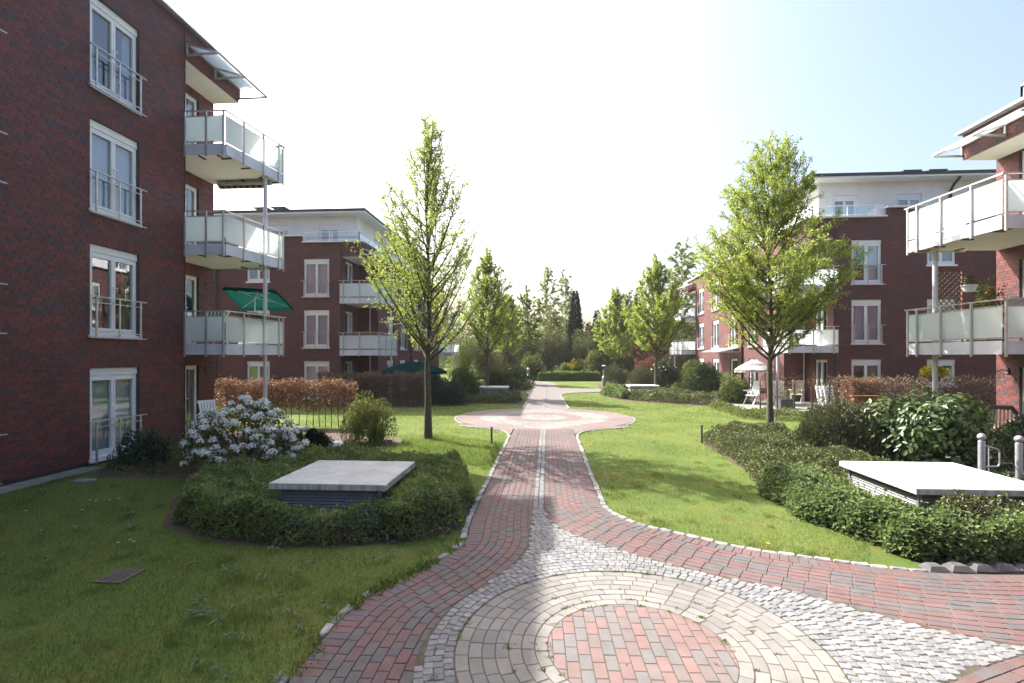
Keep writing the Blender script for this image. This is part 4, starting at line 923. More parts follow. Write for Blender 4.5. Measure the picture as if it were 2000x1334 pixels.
# ------------------------------------------------------------------ trees
def tube_np(mb, pts, r0, r1, n): mb.tube(pts, [r0+(r1-r0)*i/(len(pts)-1) for i in range(len(pts))], n, False)
def tree(name, label, x, y, H, CRad, zc, nleaf, ll, leaf='leaf_tree', bark='bark', limbs=46, twigs=13, r0=0.11, group=None, peak=0.32, up=0.9, droop=0.0, sd=1, cat='tree', twr=0.006, ratio=0.62, tl=1.0):
    R_ = random.Random(sd); root = thing(name, (x, y, 0), label, cat, group)
    V3 = Vector; wob = [(R_.uniform(-.06, .06), R_.uniform(-.06, .06)) for _ in range(9)]
    axis = [V3((wob[i][0]*i/5, wob[i][1]*i/5, H*0.90*i/8)) for i in range(9)]; axis[0] = V3((0, 0, -0.05))
    def ax(h): t = max(0, min(7.999, h/(H*0.90)*8)); i = int(t); return axis[i].lerp(axis[i+1], t-i)
    def env(z):
        q = min(1, max(0, (z-zc)/(H-zc))); return CRad*min(1.0, (q/peak)**0.55)*(1-max(0.0, (q-peak)/(1-peak))**1.35)**0.95+0.05
    tk = MB(); rr = [r0*(1.25 if i == 0 else 1)*(1-0.93*(i/8)**0.9) for i in range(9)]; tk.tube(axis, rr, 10, False)
    br = MB(); LP, LD, starts = [], [], []
    twl = []
    for k in range(limbs):
        f = (k+0.5)/limbs; h = zc*0.93+(H*0.82-zc*0.93)*f**1.08+R_.uniform(-.1, .1); az = k*2.39996+R_.uniform(-.4, .4)
        ht = h+(up+R_.uniform(-.35, .6))*(0.9+CRad*0.62)*(1-f*0.35); ht = min(ht, H*R_.uniform(.93, .99))
        rad = env(max(zc+0.15*(H-zc)*(1-f), ht))*R_.uniform(0.66, 1.02)
        b0 = ax(h); e = ax(ht)+V3((math.cos(az)*rad, math.sin(az)*rad, 0)); e.z = ht-droop*rad
        mid = b0.lerp(e, 0.45)+V3((math.cos(az)*rad*.10, math.sin(az)*rad*.10, -rad*0.10+droop*rad*.6))
        pts = []
        for i in range(6):
            t = i/5; pts.append(b0*(1-t)**2+mid*2*t*(1-t)+e*t*t+V3((R_.uniform(-.03, .03), R_.uniform(-.03, .03), R_.uniform(-.03, .03)))*(1 if i else 0))
        lr = r0*0.36*(1-f*0.72)+0.004; tube_np(br, pts, lr, 0.006, 5)
        L = (e-b0).length
        nt = max(4, int(twigs*L/(0.9+CRad*0.72)))
        for j in range(nt):
            t = 0.22+0.80*(j+R_.random())/nt; t = min(t, 1.0); i = min(4, int(t*5)); p = pts[i].lerp(pts[i+1], t*5-i); d = (pts[i+1]-pts[i]).normalized()
            sp = V3((R_.gauss(0, 1), R_.gauss(0, 1), R_.gauss(0, 1))).normalized(); td = (d*0.7+sp*0.85+V3((0, 0, 0.25-droop*1.5))).normalized(); tlen = (0.25+R_.random()*0.45)*(0.4+L*0.32)*(1.1-0.5*t)*tl
            q = p+td*tlen; m = p.lerp(q, .5)+V3((R_.uniform(-.03, .03), R_.uniform(-.03, .03), R_.uniform(0, .04)-droop*.1)); twl.append((p, m, q)); tube_np(br, [p, m, q], twr*1.3, twr*.5, 3)
    tk.build('trunk', bark, root) if False else None
    def rebase(mb): return mb
    o = bpy.data.objects.new('trunk', tk.mesh('trunk', bark)); COL.objects.link(o); o.parent = root; o.data.polygons.foreach_set('use_smooth', [True]*len(o.data.polygons))
    o = bpy.data.objects.new('branchwork', br.mesh('branchwork', bark if bark != 'birchbark' else 'twig')); COL.objects.link(o); o.parent = root; o['kind'] = 'stuff'
    T = np.array([[list(a), list(b), list(c)] for a, b, c in twl]); idx = rng.integers(0, len(T), nleaf); t = rng.random(nleaf)[:, None]**0.8
    P = (T[idx, 0]*(1-t)**2+T[idx, 1]*2*t*(1-t)+T[idx, 2]*t*t)+rng.normal(size=(nleaf, 3))*0.035
    D = unit(unit(T[idx, 2]-T[idx, 0])*0.6+rdir(nleaf)*0.9+np.array([0, 0, -0.1-droop])); N_ = unit(rdir(nleaf)*0.8+np.array([0, 0, 0.9]))
    o = bpy.data.objects.new('crown', leafmesh('crown', P, D, N_, ll*rng.uniform(0.6, 1.25, nleaf), ratio, leaf)); COL.objects.link(o); o.parent = root; o['kind'] = 'stuff'
    return root
GT = 'young ovate trees lining the lawn path'
tree('tree', 'slim young tree with thin fresh leaves on the lawn left of the path', -3.45, 14.6, 9.6, 1.95, 2.3, 30000, 0.058, sd=4, limbs=66, twigs=20, group=GT, peak=0.30, r0=0.105)
tree('tree', 'broad young tree with dense leaves in the right bed beside the pine bush', 6.55, 15.6, 9.25, 2.25, 2.4, 76000, 0.060, sd=9, limbs=96, twigs=24, tl=1.1, group=GT, peak=0.36, up=0.62, r0=0.095)
tree('tree', 'young tree standing in front of the far left concrete vent box', -3.55, 30.0, 8.75, 1.95, 2.4, 22000, 0.10, sd=21, limbs=50, twigs=16, group=GT, peak=0.3, twr=0.009)
tree('tree', 'young tree with full round crown in front of the far right concrete vent box', 6.62, 32.0, 8.6, 2.05, 2.3, 30000, 0.10, sd=33, limbs=50, twigs=17, group=GT, peak=0.32, twr=0.009)
tree('tree', 'small young tree behind the far left vent box, by the bend of the path', -3.5, 44.5, 7.8, 1.8, 2.4, 14000, 0.13, sd=41, limbs=40, twigs=13, group=GT, twr=0.01)
tree('tree', 'young tree with low yellow green crown by the grey lamp post on the right', 6.1, 47.0, 8.6, 2.3, 1.6, 22000, 0.13, sd=47, limbs=42, twigs=14, group=GT, twr=0.01)
# woodland that closes the view
tree('birch_tree', 'tall thin birch rising highest in the middle of the woods', -0.1, 62, 14.0, 2.4, 3.0, 12000, 0.16, 'leaf_birch', 'birchbark', 40, 10, 0.13, 'birches in the woods', 0.3, 1.0, 0.35, 51, twr=0.011, tl=1.5)
tree('birch_tree', 'thin birch just left of the dark conifer', 2.2, 63, 13.8, 2.1, 3.0, 9500, 0.16, 'leaf_birch', 'birchbark', 36, 10, 0.12, 'birches in the woods', 0.35, 1.0, 0.4, 52, twr=0.011, tl=1.5)
tree('birch_tree', 'tall birch showing over the roof end of the right-hand far block', 14.9, 58, 17.0, 2.6, 4, 15000, 0.18, 'leaf_birch', 'birchbark', 44, 11, 0.15, 'birches in the woods', 0.4, 0.9, 0.35, 53, twr=0.012, tl=1.4)
tree('birch_tree', 'pale green birch next to the far balconies of the sunlit block', 13.6, 56, 11.5, 2.3, 3, 11000, 0.17, 'leaf_birch', 'birchbark', 40, 11, 0.13, 'birches in the woods', 0.4, 0.9, 0.3, 54, twr=0.011, tl=1.4)
tree('tree', 'loose pale tree left of the tall birch in the woods', -2.6, 60, 10.8, 2.6, 2, 15000, 0.17, 'leaf_birch', 'twig', 40, 11, 0.13, 'trees in the woods', 0.4, 0.8, 0.1, 55, twr=0.011)
tree('tree', 'pale leafy tree behind the bend of the path', -4.8, 58, 10.2, 2.7, 1.5, 16000, 0.17, 'leaf_birch', 'twig', 40, 11, 0.13, 'trees in the woods', 0.4, 0.8, 0.1, 56, twr=0.011)
tree('tree', 'slender bare-topped tree right of the dark spruces', 9.2, 60, 10.5, 2.0, 2, 9000, 0.16, 'leaf_birch', 'twig', 36, 10, 0.12, 'trees in the woods', 0.3, 1.0, 0.1, 57, twr=0.011)
def conifer(label, x, y, H, Rb, n, sd, leaf='leaf_conifer', gr='conifers in the woods'):
    root = thing('conifer', (x, y, 0), label, 'tree', gr); r_ = np.random.default_rng(sd)
    tk = MB(); tk.tube([(0, 0, -.1), (0, 0, H*.96)], [0.16, 0.02], 8); o = bpy.data.objects.new('trunk', tk.mesh('trunk', 'twig')); COL.objects.link(o); o.parent = root
    z = H*(1-r_.random(n)**0.62)*0.97+0.3; az = r_.random(n)*6.283; tier = 0.78+0.22*np.abs(np.sin(z*4.2+az*1.5)); rad = Rb*np.clip((1-z/H), 0, 1)**0.72*tier*np.sqrt(0.35+0.65*r_.random(n))
    P = np.stack([rad*np.cos(az), rad*np.sin(az), z], 1); D = unit(np.stack([np.cos(az), np.sin(az), np.full(n, -0.25)], 1)+rdir(n)*0.6)
    o = bpy.data.objects.new('crown', leafmesh('crown', P, D, unit(rdir(n)+np.array([0, 0, 1.0])), 0.30*r_.uniform(.6, 1.3, n), 0.42, leaf)); COL.objects.link(o); o.parent = root; o['kind'] = 'stuff'
    return root
conifer('tall dark columnar conifer in the middle of the woods', 3.1, 58, 9.9, 1.35, 9000, 61)
conifer('small dark spruce, tallest of the spruces right of the columnar conifer', 6.3, 66, 8.3, 1.5, 3500, 62)
conifer('low dark spruce between the columnar conifer and the tallest spruce', 5.1, 64, 6.6, 1.4, 3000, 63)
conifer('dark spruce close beside the tallest spruce on its right', 7.6, 65, 7.2, 1.5, 3200, 64)
conifer('dark spruce top behind the crown of the right-hand young tree', 11.6, 66, 11.5, 1.9, 4500, 65)

# ------------------------------------------------------------------ shrubs and hedges
def clump_points(n, rx, ry, h, lumps, sd, inner=0.25, flat=0.0):
    """points and outward directions on a lumpy mound"""
    r_ = np.random.default_rng(sd); d = unit(r_.normal(size=(lumps, 3))); d[:, 2] = np.abs(d[:, 2])*0.95+0.02
    C = d*np.array([rx, ry, h])*r_.uniform(0.55, 0.80, (lumps, 1)); C[:, 2] = C[:, 2]*0.95+h*0.05; S = r_.uniform(0.24, 0.42, lumps)
    i = r_.integers(0, lumps, n); q = unit(r_.normal(size=(n, 3))); k = np.where(r_.random(n) < inner, r_.random(n)**0.5, r_.uniform(0.86, 1.08, n))
    P = C[i]+q*k[:, None]*S[i][:, None]*np.array([rx, ry, h*0.9]); P[:, 2] = np.clip(P[:, 2], 0.02+0.06*r_.random(n), h*1.12)
    return P, q, r_
def shrub(name, label, x, y, rx, ry, h, n, ll, leaf, sd, lumps=26, ratio=0.5, stems=7, group=None, upward=0.35, cat='shrub', spread=0.8, z0=0.0, inner=0.25, bark='twig'):
    root = thing(name, (x, y, z0), label, cat, group); P, q, r_ = clump_points(n, rx, ry, h, lumps, sd, inner)
    D = unit(q*0.7+rdir(n)*spread+np.array([0, 0, upward])); N_ = unit(q+rdir(n)*0.6+np.array([0, 0, 0.4]))
    o = bpy.data.objects.new('foliage', leafmesh('foliage', P, D, N_, ll*r_.uniform(0.6, 1.25, n), ratio, leaf)); COL.objects.link(o); o.parent = root; o['kind'] = 'stuff'
    if stems:
        b = MB(); R_ = random.Random(sd)
        for k in range(stems):
            a = R_.uniform(0, 6.28); e = Vector((math.cos(a)*rx*R_.uniform(.3, .8), math.sin(a)*ry*R_.uniform(.3, .8), h*R_.uniform(.55, .9)))
            b.tube([(e.x*.1, e.y*.1, -.02), e*0.5+Vector((0, 0, h*.12)), e], [0.018, 0.012, 0.005], 5, False)
        o = bpy.data.objects.new('stem', b.mesh('stem', bark)); COL.objects.link(o); o.parent = root
    return root
# low clipped hedge round the near vent box (evergreen, knee high)
def fill_poly(n, poly, r_=None):
    r_ = r_ or rng; a = np.array(poly); lo, hi = a.min(0), a.max(0); out = []
    while sum(len(o) for o in out) < n:
        p = lo+(hi-lo)*r_.random((n*2, 2)); out.append(p[inpoly(p, poly)])
    return np.concatenate(out)[:n]
def wavy(x, y, s=1.0): return np.sin(x*2.3*s+1.3*np.sin(y*1.7*s))*0.5+np.sin(y*3.1*s+x*1.1*s)*0.35+np.sin(x*7.1*s+y*5.3*s)*0.25
def ground_cover(name, label, poly, holes, h, n, ll, leaf, cat, edge=0.28, ratio=0.5, rough=0.10, spread=0.8, group=None, kind=None, sd=5, boxy=False, upw=0.6):
    r_ = np.random.default_rng(sd); P2_ = fill_poly(n, poly, r_)
    for hp in holes: P2_ = P2_[~inpoly(P2_, hp)]
    d0 = polydist(P2_, poly)
    d = d0; wob = np.exp(-d/.25)*.11; x = P2_[:, 0]+wob*wavy(P2_[:, 1]*2, P2_[:, 0]*2); y = P2_[:, 1]+wob*wavy(P2_[:, 0]*2+3, P2_[:, 1]*2); m = len(x)
    e = np.clip(d/edge, 0, 1); prof = (1-(1-e)**3) if boxy else np.sqrt(np.clip(1-(1-e)**2, 0, 1)); top = h*prof*(1+rough*wavy(x, y)+rough*0.7*wavy(x+5, y-3, 3.7))+0.02
    side = r_.random(m) < 0.35; z = np.where(side, top*r_.random(m)**0.6, top-np.abs(r_.normal(size=m))*0.03); z = z+(r_.random(m) < .035)*r_.random(m)*.26*h
    P = np.stack([x, y, np.maximum(z, .01)], 1); D = unit(rdir(m)*spread+np.array([0, 0, upw])); N_ = unit(rdir(m)*0.7+np.array([0, 0, 1.0]))
    return link(name, leafmesh(name, P, D, N_, ll*r_.uniform(0.6, 1.3, m), ratio, leaf), None, label, cat, group, kind)
HED = [(-5.78, 7.62), (-5.36, 6.92), (-4.1, 6.33), (-2.7, 6.28), (-1.8, 6.52), (-1.3, 7.05), (-1.2, 8.1), (-1.36, 9.2), (-1.75, 10.0), (-2.6, 10.45), (-4.2, 10.6), (-5.3, 10.4), (-5.9, 9.5), (-6.0, 8.5)]
BOX1 = [(-3.74, 6.93), (-2.31, 6.93), (-2.31, 8.29), (-3.74, 8.29)]; HOLE1 = [(-3.4, 6.66), (-2.5, 6.66), (-2.31, 6.93), (-2.31, 8.29), (-3.74, 8.29), (-3.74, 6.93)]; BOX2 = [(4.98, 7.25), (6.56, 7.25), (6.56, 8.83), (4.98, 8.83)]
ground_cover('low_hedge', 'knee-high clipped evergreen hedge all round the near left vent box', HED, [HOLE1], 0.42, 95000, 0.058, 'leaf_hedge', 'hedge', 0.2, 0.42, 0.24, boxy=True)
ground_cover('ground_cover', 'fresh green leafy ground cover in front of the near right vent box', [(3.72, 9.4), (3.69, 7.9), (3.92, 7.22), (4.09, 6.67), (4.27, 6.26), (5.2, 6.12), (6.6, 6.16), (9.3, 6.4), (9.3, 8.4), (6.7, 8.4), (6.7, 7.0), (4.86, 7.0), (4.86, 9.2), (4.6, 9.9)], [], 0.42, 95000, 0.058, 'leaf_cover', 'ground cover', 0.3, 0.75, 0.2, upw=0.3, kind='stuff')
ground_cover('ground_cover', 'low shrubby brownish green ground cover under the right-hand tree', [(4.45, 15.0), (4.25, 14.2), (4.25, 12.7), (4.2, 11.2), (3.85, 9.9), (4.7, 9.6), (5.0, 9.2), (6.7, 9.2), (6.4, 11.4), (5.9, 13.0), (6.6, 14.6), (7.4, 16.2), (5.4, 15.9)], [], 0.34, 42000, 0.055, 'leaf_shrubby', 'ground cover', 0.35, 0.5, 0.4, kind='stuff', sd=6)
ground_cover('ground_cover', 'tangle of low leaves behind the near right vent box', [(6.7, 9.0), (9.4, 8.2), (9.4, 10.8), (8.6, 11.2), (6.6, 10.4)], [], 0.22, 12000, 0.055, 'leaf_dark', 'ground cover', 0.3, 0.5, 0.4, kind='stuff', sd=8)
for k, (x, y, l) in enumerate([(5.15, 6.75, 'reddish rose bush at the corner of the near right vent box'), (5.75, 6.72, 'reddish rose bush before the front of the near right vent box'), (6.45, 6.78, 'reddish rose bush by the right edge, before the near right vent box')]):
    shrub('rose_bush', l, x, y, 0.42, 0.28, 0.74, 3000, 0.048, 'leaf_rose', 70+k, 14, 0.55, 12, 'rose bushes at the vent box', 0.2, inner=0.5)
shrub('pine_bush', 'wide grey green dwarf pine bush beside the right-hand tree trunk', 6.75, 12.35, 1.15, 0.95, 1.45, 30000, 0.085, 'leaf_pine', 81, 40, 0.13, 8, None, 0.5, spread=0.6)
# cherry laurel: its large leaves are pieces
def laurel(label, x, y, rx, ry, h, n, ll, sd):
    root = thing('laurel_bush', (x, y, 0), label, 'shrub'); P, q, r_ = clump_points(n, rx, ry, h, 34, sd, 0.22)
    tq = rdir(n); tq = unit(tq-q*(tq*q).sum(1, keepdims=True)); D = unit(tq+q*0.35+np.array([0, 0, -0.35])); N_ = unit(q*1.0+rdir(n)*0.35+np.array([0, 0, 0.35])); L = ll*r_.uniform(0.7, 1.15, n)
    S = 0.44; ml = MB()                                          # one broad leaf with a raised midrib line, 8 faces
    ys = [(-.0, 0.0), (.2, .16), (.5, .22), (.8, .14), (1.0, 0.0)]
    vs = [(t, 0, -0.06*t*t) for t, w in ys]+[(t, w, 0.05-0.06*t*t) for t, w in ys[1:4]]+[(t, -w, 0.05-0.06*t*t) for t, w in ys[1:4]]
    ml.add(vs, [(0, 1, 5), (1, 2, 6, 5), (2, 3, 7, 6), (3, 4, 7), (0, 8, 1), (1, 8, 9, 2), (2, 9, 10, 3), (3, 10, 4)])
    me = ml.mesh('leaf', 'leaf_laurel'); me.polygons.foreach_set('use_smooth', [True]*8)
    W = P+np.array([x, y, 0]); view = np.array([0, 0, CAMZ])-W; dist = np.linalg.norm(view, axis=1); face = (q*unit(view)).sum(1)
    order = np.argsort(-(face+0.35*(q[:, 2] > 0.2)+0.25*(P[:, 2]/h)+np.linalg.norm(P/np.array([rx, ry, h]), axis=1))); pick = order[:300]; rest = order[300:]
    U_ = unit(D); Sd = unit(np.cross(N_, U_)); Up = np.cross(U_, Sd)
    for i in pick:
        o = bpy.data.objects.new('leaf', me); COL.objects.link(o); o.parent = root; l = L[i]
        o.matrix_basis = Matrix(((U_[i, 0]*l, Sd[i, 0]*l, Up[i, 0]*l, P[i, 0]), (U_[i, 1]*l, Sd[i, 1]*l, Up[i, 1]*l, P[i, 1]), (U_[i, 2]*l, Sd[i, 2]*l, Up[i, 2]*l, P[i, 2]), (0, 0, 0, 1)))
    mv = np.array(vs); m = len(rest); V = P[rest][:, None, :]+L[rest][:, None, None]*(mv[None, :, 0:1]*U_[rest][:, None, :]+mv[None, :, 1:2]*Sd[rest][:, None, :]+mv[None, :, 2:3]*Up[rest][:, None, :])
    tri = np.array([(0, 1, 5), (1, 2, 6), (1, 6, 5), (2, 3, 7), (2, 7, 6), (3, 4, 7), (0, 8, 1), (1, 8, 9), (1, 9, 2), (2, 9, 10), (2, 10, 3), (3, 10, 4)])
    F_ = (np.arange(m)[:, None, None]*11+tri[None]).reshape(-1, 3); o = bpy.data.objects.new('foliage', npmesh('foliage', V.reshape(-1, 3), F_, 'leaf_laurel')); COL.objects.link(o); o.parent = root; o['kind'] = 'stuff'
    o.data.polygons.foreach_set('use_smooth', [True]*len(o.data.polygons))
    b = MB(); R_ = random.Random(sd)
    for k in range(9):
        a = R_.uniform(0, 6.28); e = Vector((math.cos(a)*rx*.6, math.sin(a)*ry*.6, h*.75)); b.tube([(e.x*.15, e.y*.15, 0), e*.5, e], [.025, .018, .008], 6, False)
    o = bpy.data.objects.new('stem', b.mesh('stem', 'twig')); COL.objects.link(o); o.parent = root
laurel('large cherry laurel bush with broad glossy leaves behind the near right vent box', 8.15, 11.6, 1.36, 1.05, 1.74, 6800, 0.15, 91)
shrub('rhododendron', 'dark evergreen bush at the right edge below the trellis panel', 10.9, 12.0, 1.25, 0.9, 1.12, 9000, 0.10, 'leaf_dark', 92, 30, 0.33, 7)
shrub('rhododendron', 'dark narrow-leaved evergreen bush against the left wall under the lowest window', -9.0, 10.75, 0.62, 0.55, 0.82, 3600, 0.095, 'leaf_dark', 93, 22, 0.3, 6)
shrub('twiggy_bush', 'half bare twiggy bush between the dark evergreen and the white flowers', -7.75, 10.7, 0.62, 0.5, 1.05, 1500, 0.035, 'leaf_bush', 94, 18, 0.5, 60, inner=0.6)
ground_cover('ground_cover', 'thin low greenery and litter at the foot of the left wall', [(-9.4, 10.2), (-8.6, 9.7), (-7.0, 9.8), (-6.2, 10.6), (-6.4, 11.4), (-9.2, 11.6)], [], 0.10, 5000, 0.05, 'leaf_rose', 'ground cover', 0.3, 0.5, 0.6, kind='stuff', sd=12)

# white flowering shrub
def flowering(label, x, y, rx, ry, h, sd):
    root = thing('flowering_shrub', (x, y, 0), label, 'shrub'); R_ = random.Random(sd); b = MB(); tips, limbs = [], []
    for k in range(16):
        a = k*2.4+R_.uniform(-.4, .4); r = R_.uniform(.3, .85); e = Vector((math.cos(a)*rx*r, math.sin(a)*ry*r, h*(1-.55*r*r)*R_.uniform(.72, .9)))
        m = e*0.42+Vector((0, 0, h*.12)); p0 = Vector((e.x*.06, e.y*.06, -.02)); b.tube([p0, m, e], [.022, .014, .006], 6, False); limbs.append((p0, m, e))
    for k in range(150):
        a = R_.uniform(0, 6.283); r = R_.random()**.5; lowp = R_.random() < .22; z = h*(1-.62*r**2.2)*(R_.uniform(.84, 1.0) if not lowp else R_.uniform(.3, .8))
        q = Vector((math.cos(a)*rx*r, math.sin(a)*ry*r, max(.22, z))); best = min(limbs, key=lambda l: (l[2]-q).length); t_ = R_.uniform(.55, .95); p = best[0]*(1-t_)**2+best[1]*2*t_*(1-t_)+best[2]*t_*t_
        b.tube([p, p.lerp(q, .5)+Vector((0, 0, -.03)), q], [.006, .005, .003], 3, False); tips.append(q)
    o = bpy.data.objects.new('stem', b.mesh('stem', 'twig')); COL.objects.link(o); o.parent = root
    T = np.array([list(t) for t in tips]); n = 4200; i = rng.integers(0, len(T), n); P = T[i]+rng.normal(size=(n, 3))*np.array([.075, .075, .05])-np.array([0, 0, .07])
    o = bpy.data.objects.new('foliage', leafmesh('foliage', P, unit(rdir(n)+np.array([0, 0, -.1])), unit(rdir(n)*.6+np.array([0, 0, 1.])), 0.075*rng.uniform(.6, 1.2, n), .5, 'leaf_olive')); COL.objects.link(o); o.parent = root; o['kind'] = 'stuff'
    k = len(T); m = 60; sz = rng.uniform(.055, .09, (k, 1)); C = np.repeat(T, m, 0); q = rdir(k*m); q[:, 2] = np.abs(q[:, 2])*1.0-.15; P = C+q*np.repeat(sz, m, 0)*rng.uniform(.6, 1.0, (k*m, 1)); tq = rdir(k*m); tq = unit(tq-q*(tq*q).sum(1, keepdims=True))
    o = bpy.data.objects.new('blossom', leafmesh('blossom', P, unit(tq+q*.35), unit(q+np.array([0, 0, .6])), 0.048*rng.uniform(.7, 1.2, k*m), .75, 'petal')); COL.objects.link(o); o.parent = root; o['kind'] = 'stuff'
flowering('open shrub covered in white blossom at the back of the low hedge', -6.0, 9.75, 1.25, 0.8, 1.6, 101)

# beech hedges: dry leaves on rows of thin stems
def beech(label, p, q, wd, zlo, h, n, leaf, sd, ll=0.07, bare=0.0, dens=1.0):
    r_ = np.random.default_rng(sd); p, q = np.array(p), np.array(q); L = np.linalg.norm(q-p); t_ = (q-p)/L; n_ = np.array([-t_[1], t_[0]])
    root = thing('beech_hedge', (*((p+q)/2), 0), label, 'hedge'); u = r_.random(n)*L; v = (r_.random(n)-.5)
    v = np.sign(v)*np.abs(v*2)**0.6/2*wd; z = zlo+(h-zlo)*(1-(r_.random(n))**1.25)+0.05*np.sin(u*5.1)+0.06*r_.normal(size=n); v *= np.clip(1.15-((z-(zlo+h)/2)/((h-zlo)/2))**2*.3, .4, 1.2)
    P = np.stack([p[0]+t_[0]*u+n_[0]*v, p[1]+t_[1]*u+n_[1]*v, z], 1)-np.array([*((p+q)/2), 0])
    o = bpy.data.objects.new('foliage', leafmesh('foliage', P, unit(rdir(n)+np.array([0, 0, .25])), rdir(n), ll*r_.uniform(.6, 1.2, n), .55, leaf)); COL.objects.link(o); o.parent = root; o['kind'] = 'stuff'
    R_ = random.Random(sd); k = int(L/0.23); c = (p+q)/2; tw = MB()
    sm = []
    for i in range(k):
        a = p+t_*((i+.5)*L/k+R_.uniform(-.05, .05))-c; b = MB()
        b.tube([(a[0], a[1], 0), (a[0]+R_.uniform(-.03, .03), a[1]+R_.uniform(-.03, .03), zlo*.6), (a[0]+R_.uniform(-.05, .05), a[1]+R_.uniform(-.05, .05), h*.85)], [.017, .013, .006], 5, False)
        o = bpy.data.objects.new('stem', b.mesh('stem', 'twig')); COL.objects.link(o); o.parent = root
        for j in range(24):
            z = R_.uniform(zlo*.9, h*.9); s_ = Vector((a[0], a[1], z)); tw.tube([s_, s_+Vector((R_.gauss(0, .13), R_.gauss(0, .13), R_.uniform(.02, .3)))], [.006, .0025], 3, False)
    o = bpy.data.objects.new('branchwork', tw.mesh('branchwork', 'twig')); COL.objects.link(o); o.parent = root; o['kind'] = 'stuff'
beech('long orange brown beech hedge on bare stems beside the near left block', (-11.3, 16.9), (-6.45, 16.75), 0.5, 0.62, 1.55, 11500, 'leaf_beech', 111)
beech('shaded dark brown beech hedge in front of the left far block', (-11.2, 24.3), (-5.9, 24.3), 0.6, 0.12, 1.55, 15000, 'leaf_beechdark', 112, .085)
beech('leafless-looking brown beech hedge along the front of the right far block', (11.1, 20.6), (18.2, 21.4), 0.6, 0.35, 1.55, 7500, 'leaf_beechdark', 113, .075)
beech('short pale brown end of beech hedge next to the stacked white loungers', (10.9, 19.6), (12.2, 19.8), 0.6, 0.1, 1.5, 6000, 'leaf_beech', 114, .075)

SH = [  # name, label, x, y, rx, ry, h, n, leaf size, leaf, lumps
 ('bush', 'yellowish green leafy bush between the orange hedge and the left tree', -4.95, 13.9, .72, .62, 1.38, 9000, .06, 'leaf_olive', 26),
 ('bush', 'small bright green sapling bush at the foot of the yellowish bush', -4.5, 13.2, .28, .28, .85, 1500, .06, 'leaf_bush', 12),
 ('dwarf_pine', 'dark dwarf pine behind the white flowering shrub, left one of two', -6.45, 12.5, .38, .34, .62, 5000, .075, 'leaf_darkpine', 14),
 ('dwarf_pine', 'dark dwarf pine beside the white ball stone, right one of two', -5.75, 12.3, .46, .40, .60, 6000, .075, 'leaf_darkpine', 16),
 ('bush', 'small dark green plant below the end of the orange hedge', -6.0, 15.6, .2, .2, .55, 900, .06, 'leaf_dark', 9),
 ('juniper', 'blue grey juniper bush right of the left tree trunk', -4.85, 25.3, .95, .8, 1.35, 9000, .10, 'leaf_juniper', 30),
 ('bush', 'tall rounded green bush behind the blue juniper', -4.75, 28.4, 1.05, .9, 1.95, 11000, .085, 'leaf_bush', 30),
 ('bush', 'dark glossy bush under the far left balcony', -6.9, 30.0, 1.2, .9, 1.75, 7000, .11, 'leaf_dark', 24),
 ('bush', 'light green loose bush behind the far left vent box', -3.7, 37.0, 1.4, 1.1, 2.3, 9000, .11, 'leaf_olive', 24),
 ('bush', 'dark clipped bush just left of the end of the path', -2.7, 43.0, 1.6, 1.0, 1.7, 7000, .12, 'leaf_dark', 24),
 ('bush', 'tall light green bush at the end of the path', -1.6, 51.5, 1.3, 1.0, 2.9, 7000, .14, 'leaf_olive', 24),
 ('bush', 'yellow flowering bush by the left block far balcony', -6.6, 40.0, .55, .5, 2.1, 1800, .10, 'leaf_yellow', 10),
 ('forsythia', 'yellow flowering bush at the far end of the lawn', 2.4, 52.0, .8, .7, 2.1, 2600, .13, 'leaf_yellow', 12),
 ('bush', 'yellow green bush next to the yellow flowering one', 1.4, 51.8, .9, .7, 1.9, 3200, .13, 'leaf_cover', 14),
 ('bush', 'large pale green bush at the far end of the lawn, right of the yellow ones', 4.5, 52.0, 1.7, 1.3, 3.0, 9000, .14, 'leaf_olive', 26),
 ('bush', 'grey green bush close behind the grey lamp post', 5.5, 40.5, 1.25, 1.1, 2.0, 9000, .11, 'leaf_pine', 26),
 ('bush', 'green pine-like bush between the lamp post and the far right vent box', 6.3, 36.0, 1.15, 1.0, 1.75, 9000, .11, 'leaf_pine', 26),
 ('bush', 'red brown bush behind the pine-like bush', 8.0, 42.0, 1.3, 1.0, 2.5, 5000, .12, 'leaf_redmaple', 20),
 ('laurel_bush', 'very dark laurel left of the grey gate', 8.9, 39.5, 1.2, 1.0, 2.2, 7000, .13, 'leaf_dark', 24),
 ('bush', 'light green bush behind the grey gate', 10.5, 46.0, 2.0, 1.2, 2.3, 7000, .14, 'leaf_olive', 24),
 ('bush', 'tall grey green bush under the far balconies of the sunlit block', 11.0, 39.5, 1.2, 1.0, 2.3, 7000, .12, 'leaf_bush', 24),
 ('laurel_bush', 'big round glossy laurel right of the far right vent box', 8.75, 29.6, 1.05, .95, 1.95, 9000, .115, 'leaf_laurel', 30),
 ('bush', 'low dark green bush at the right end of the far right vent box', 7.75, 29.8, .75, .7, 1.05, 5000, .09, 'leaf_bush', 20),
 ('bush', 'broad green bush at the corner of the patio', 9.25, 26.2, 1.0, .85, 1.55, 10000, .085, 'leaf_bush', 30),
 ('bush', 'yellow green privet behind the patio corner bush', 10.9, 33.0, 1.1, .8, 1.55, 5000, .09, 'leaf_cover', 18),
 ('bush', 'yellow leafed bush at the far end of the patio path', 11.2, 36.5, .5, .5, .9, 2000, .08, 'leaf_yellow', 10),
]
for k, (nm, lb, x, y, rx, ry, h, n, ll, lf, lu) in enumerate(SH):
    shrub(nm, lb, x, y, rx, ry, h, n, ll, lf, 200+k, lu, 0.16 if 'pine' in lf or 'juniper' in lf else 0.5, 5, upward=0.45)
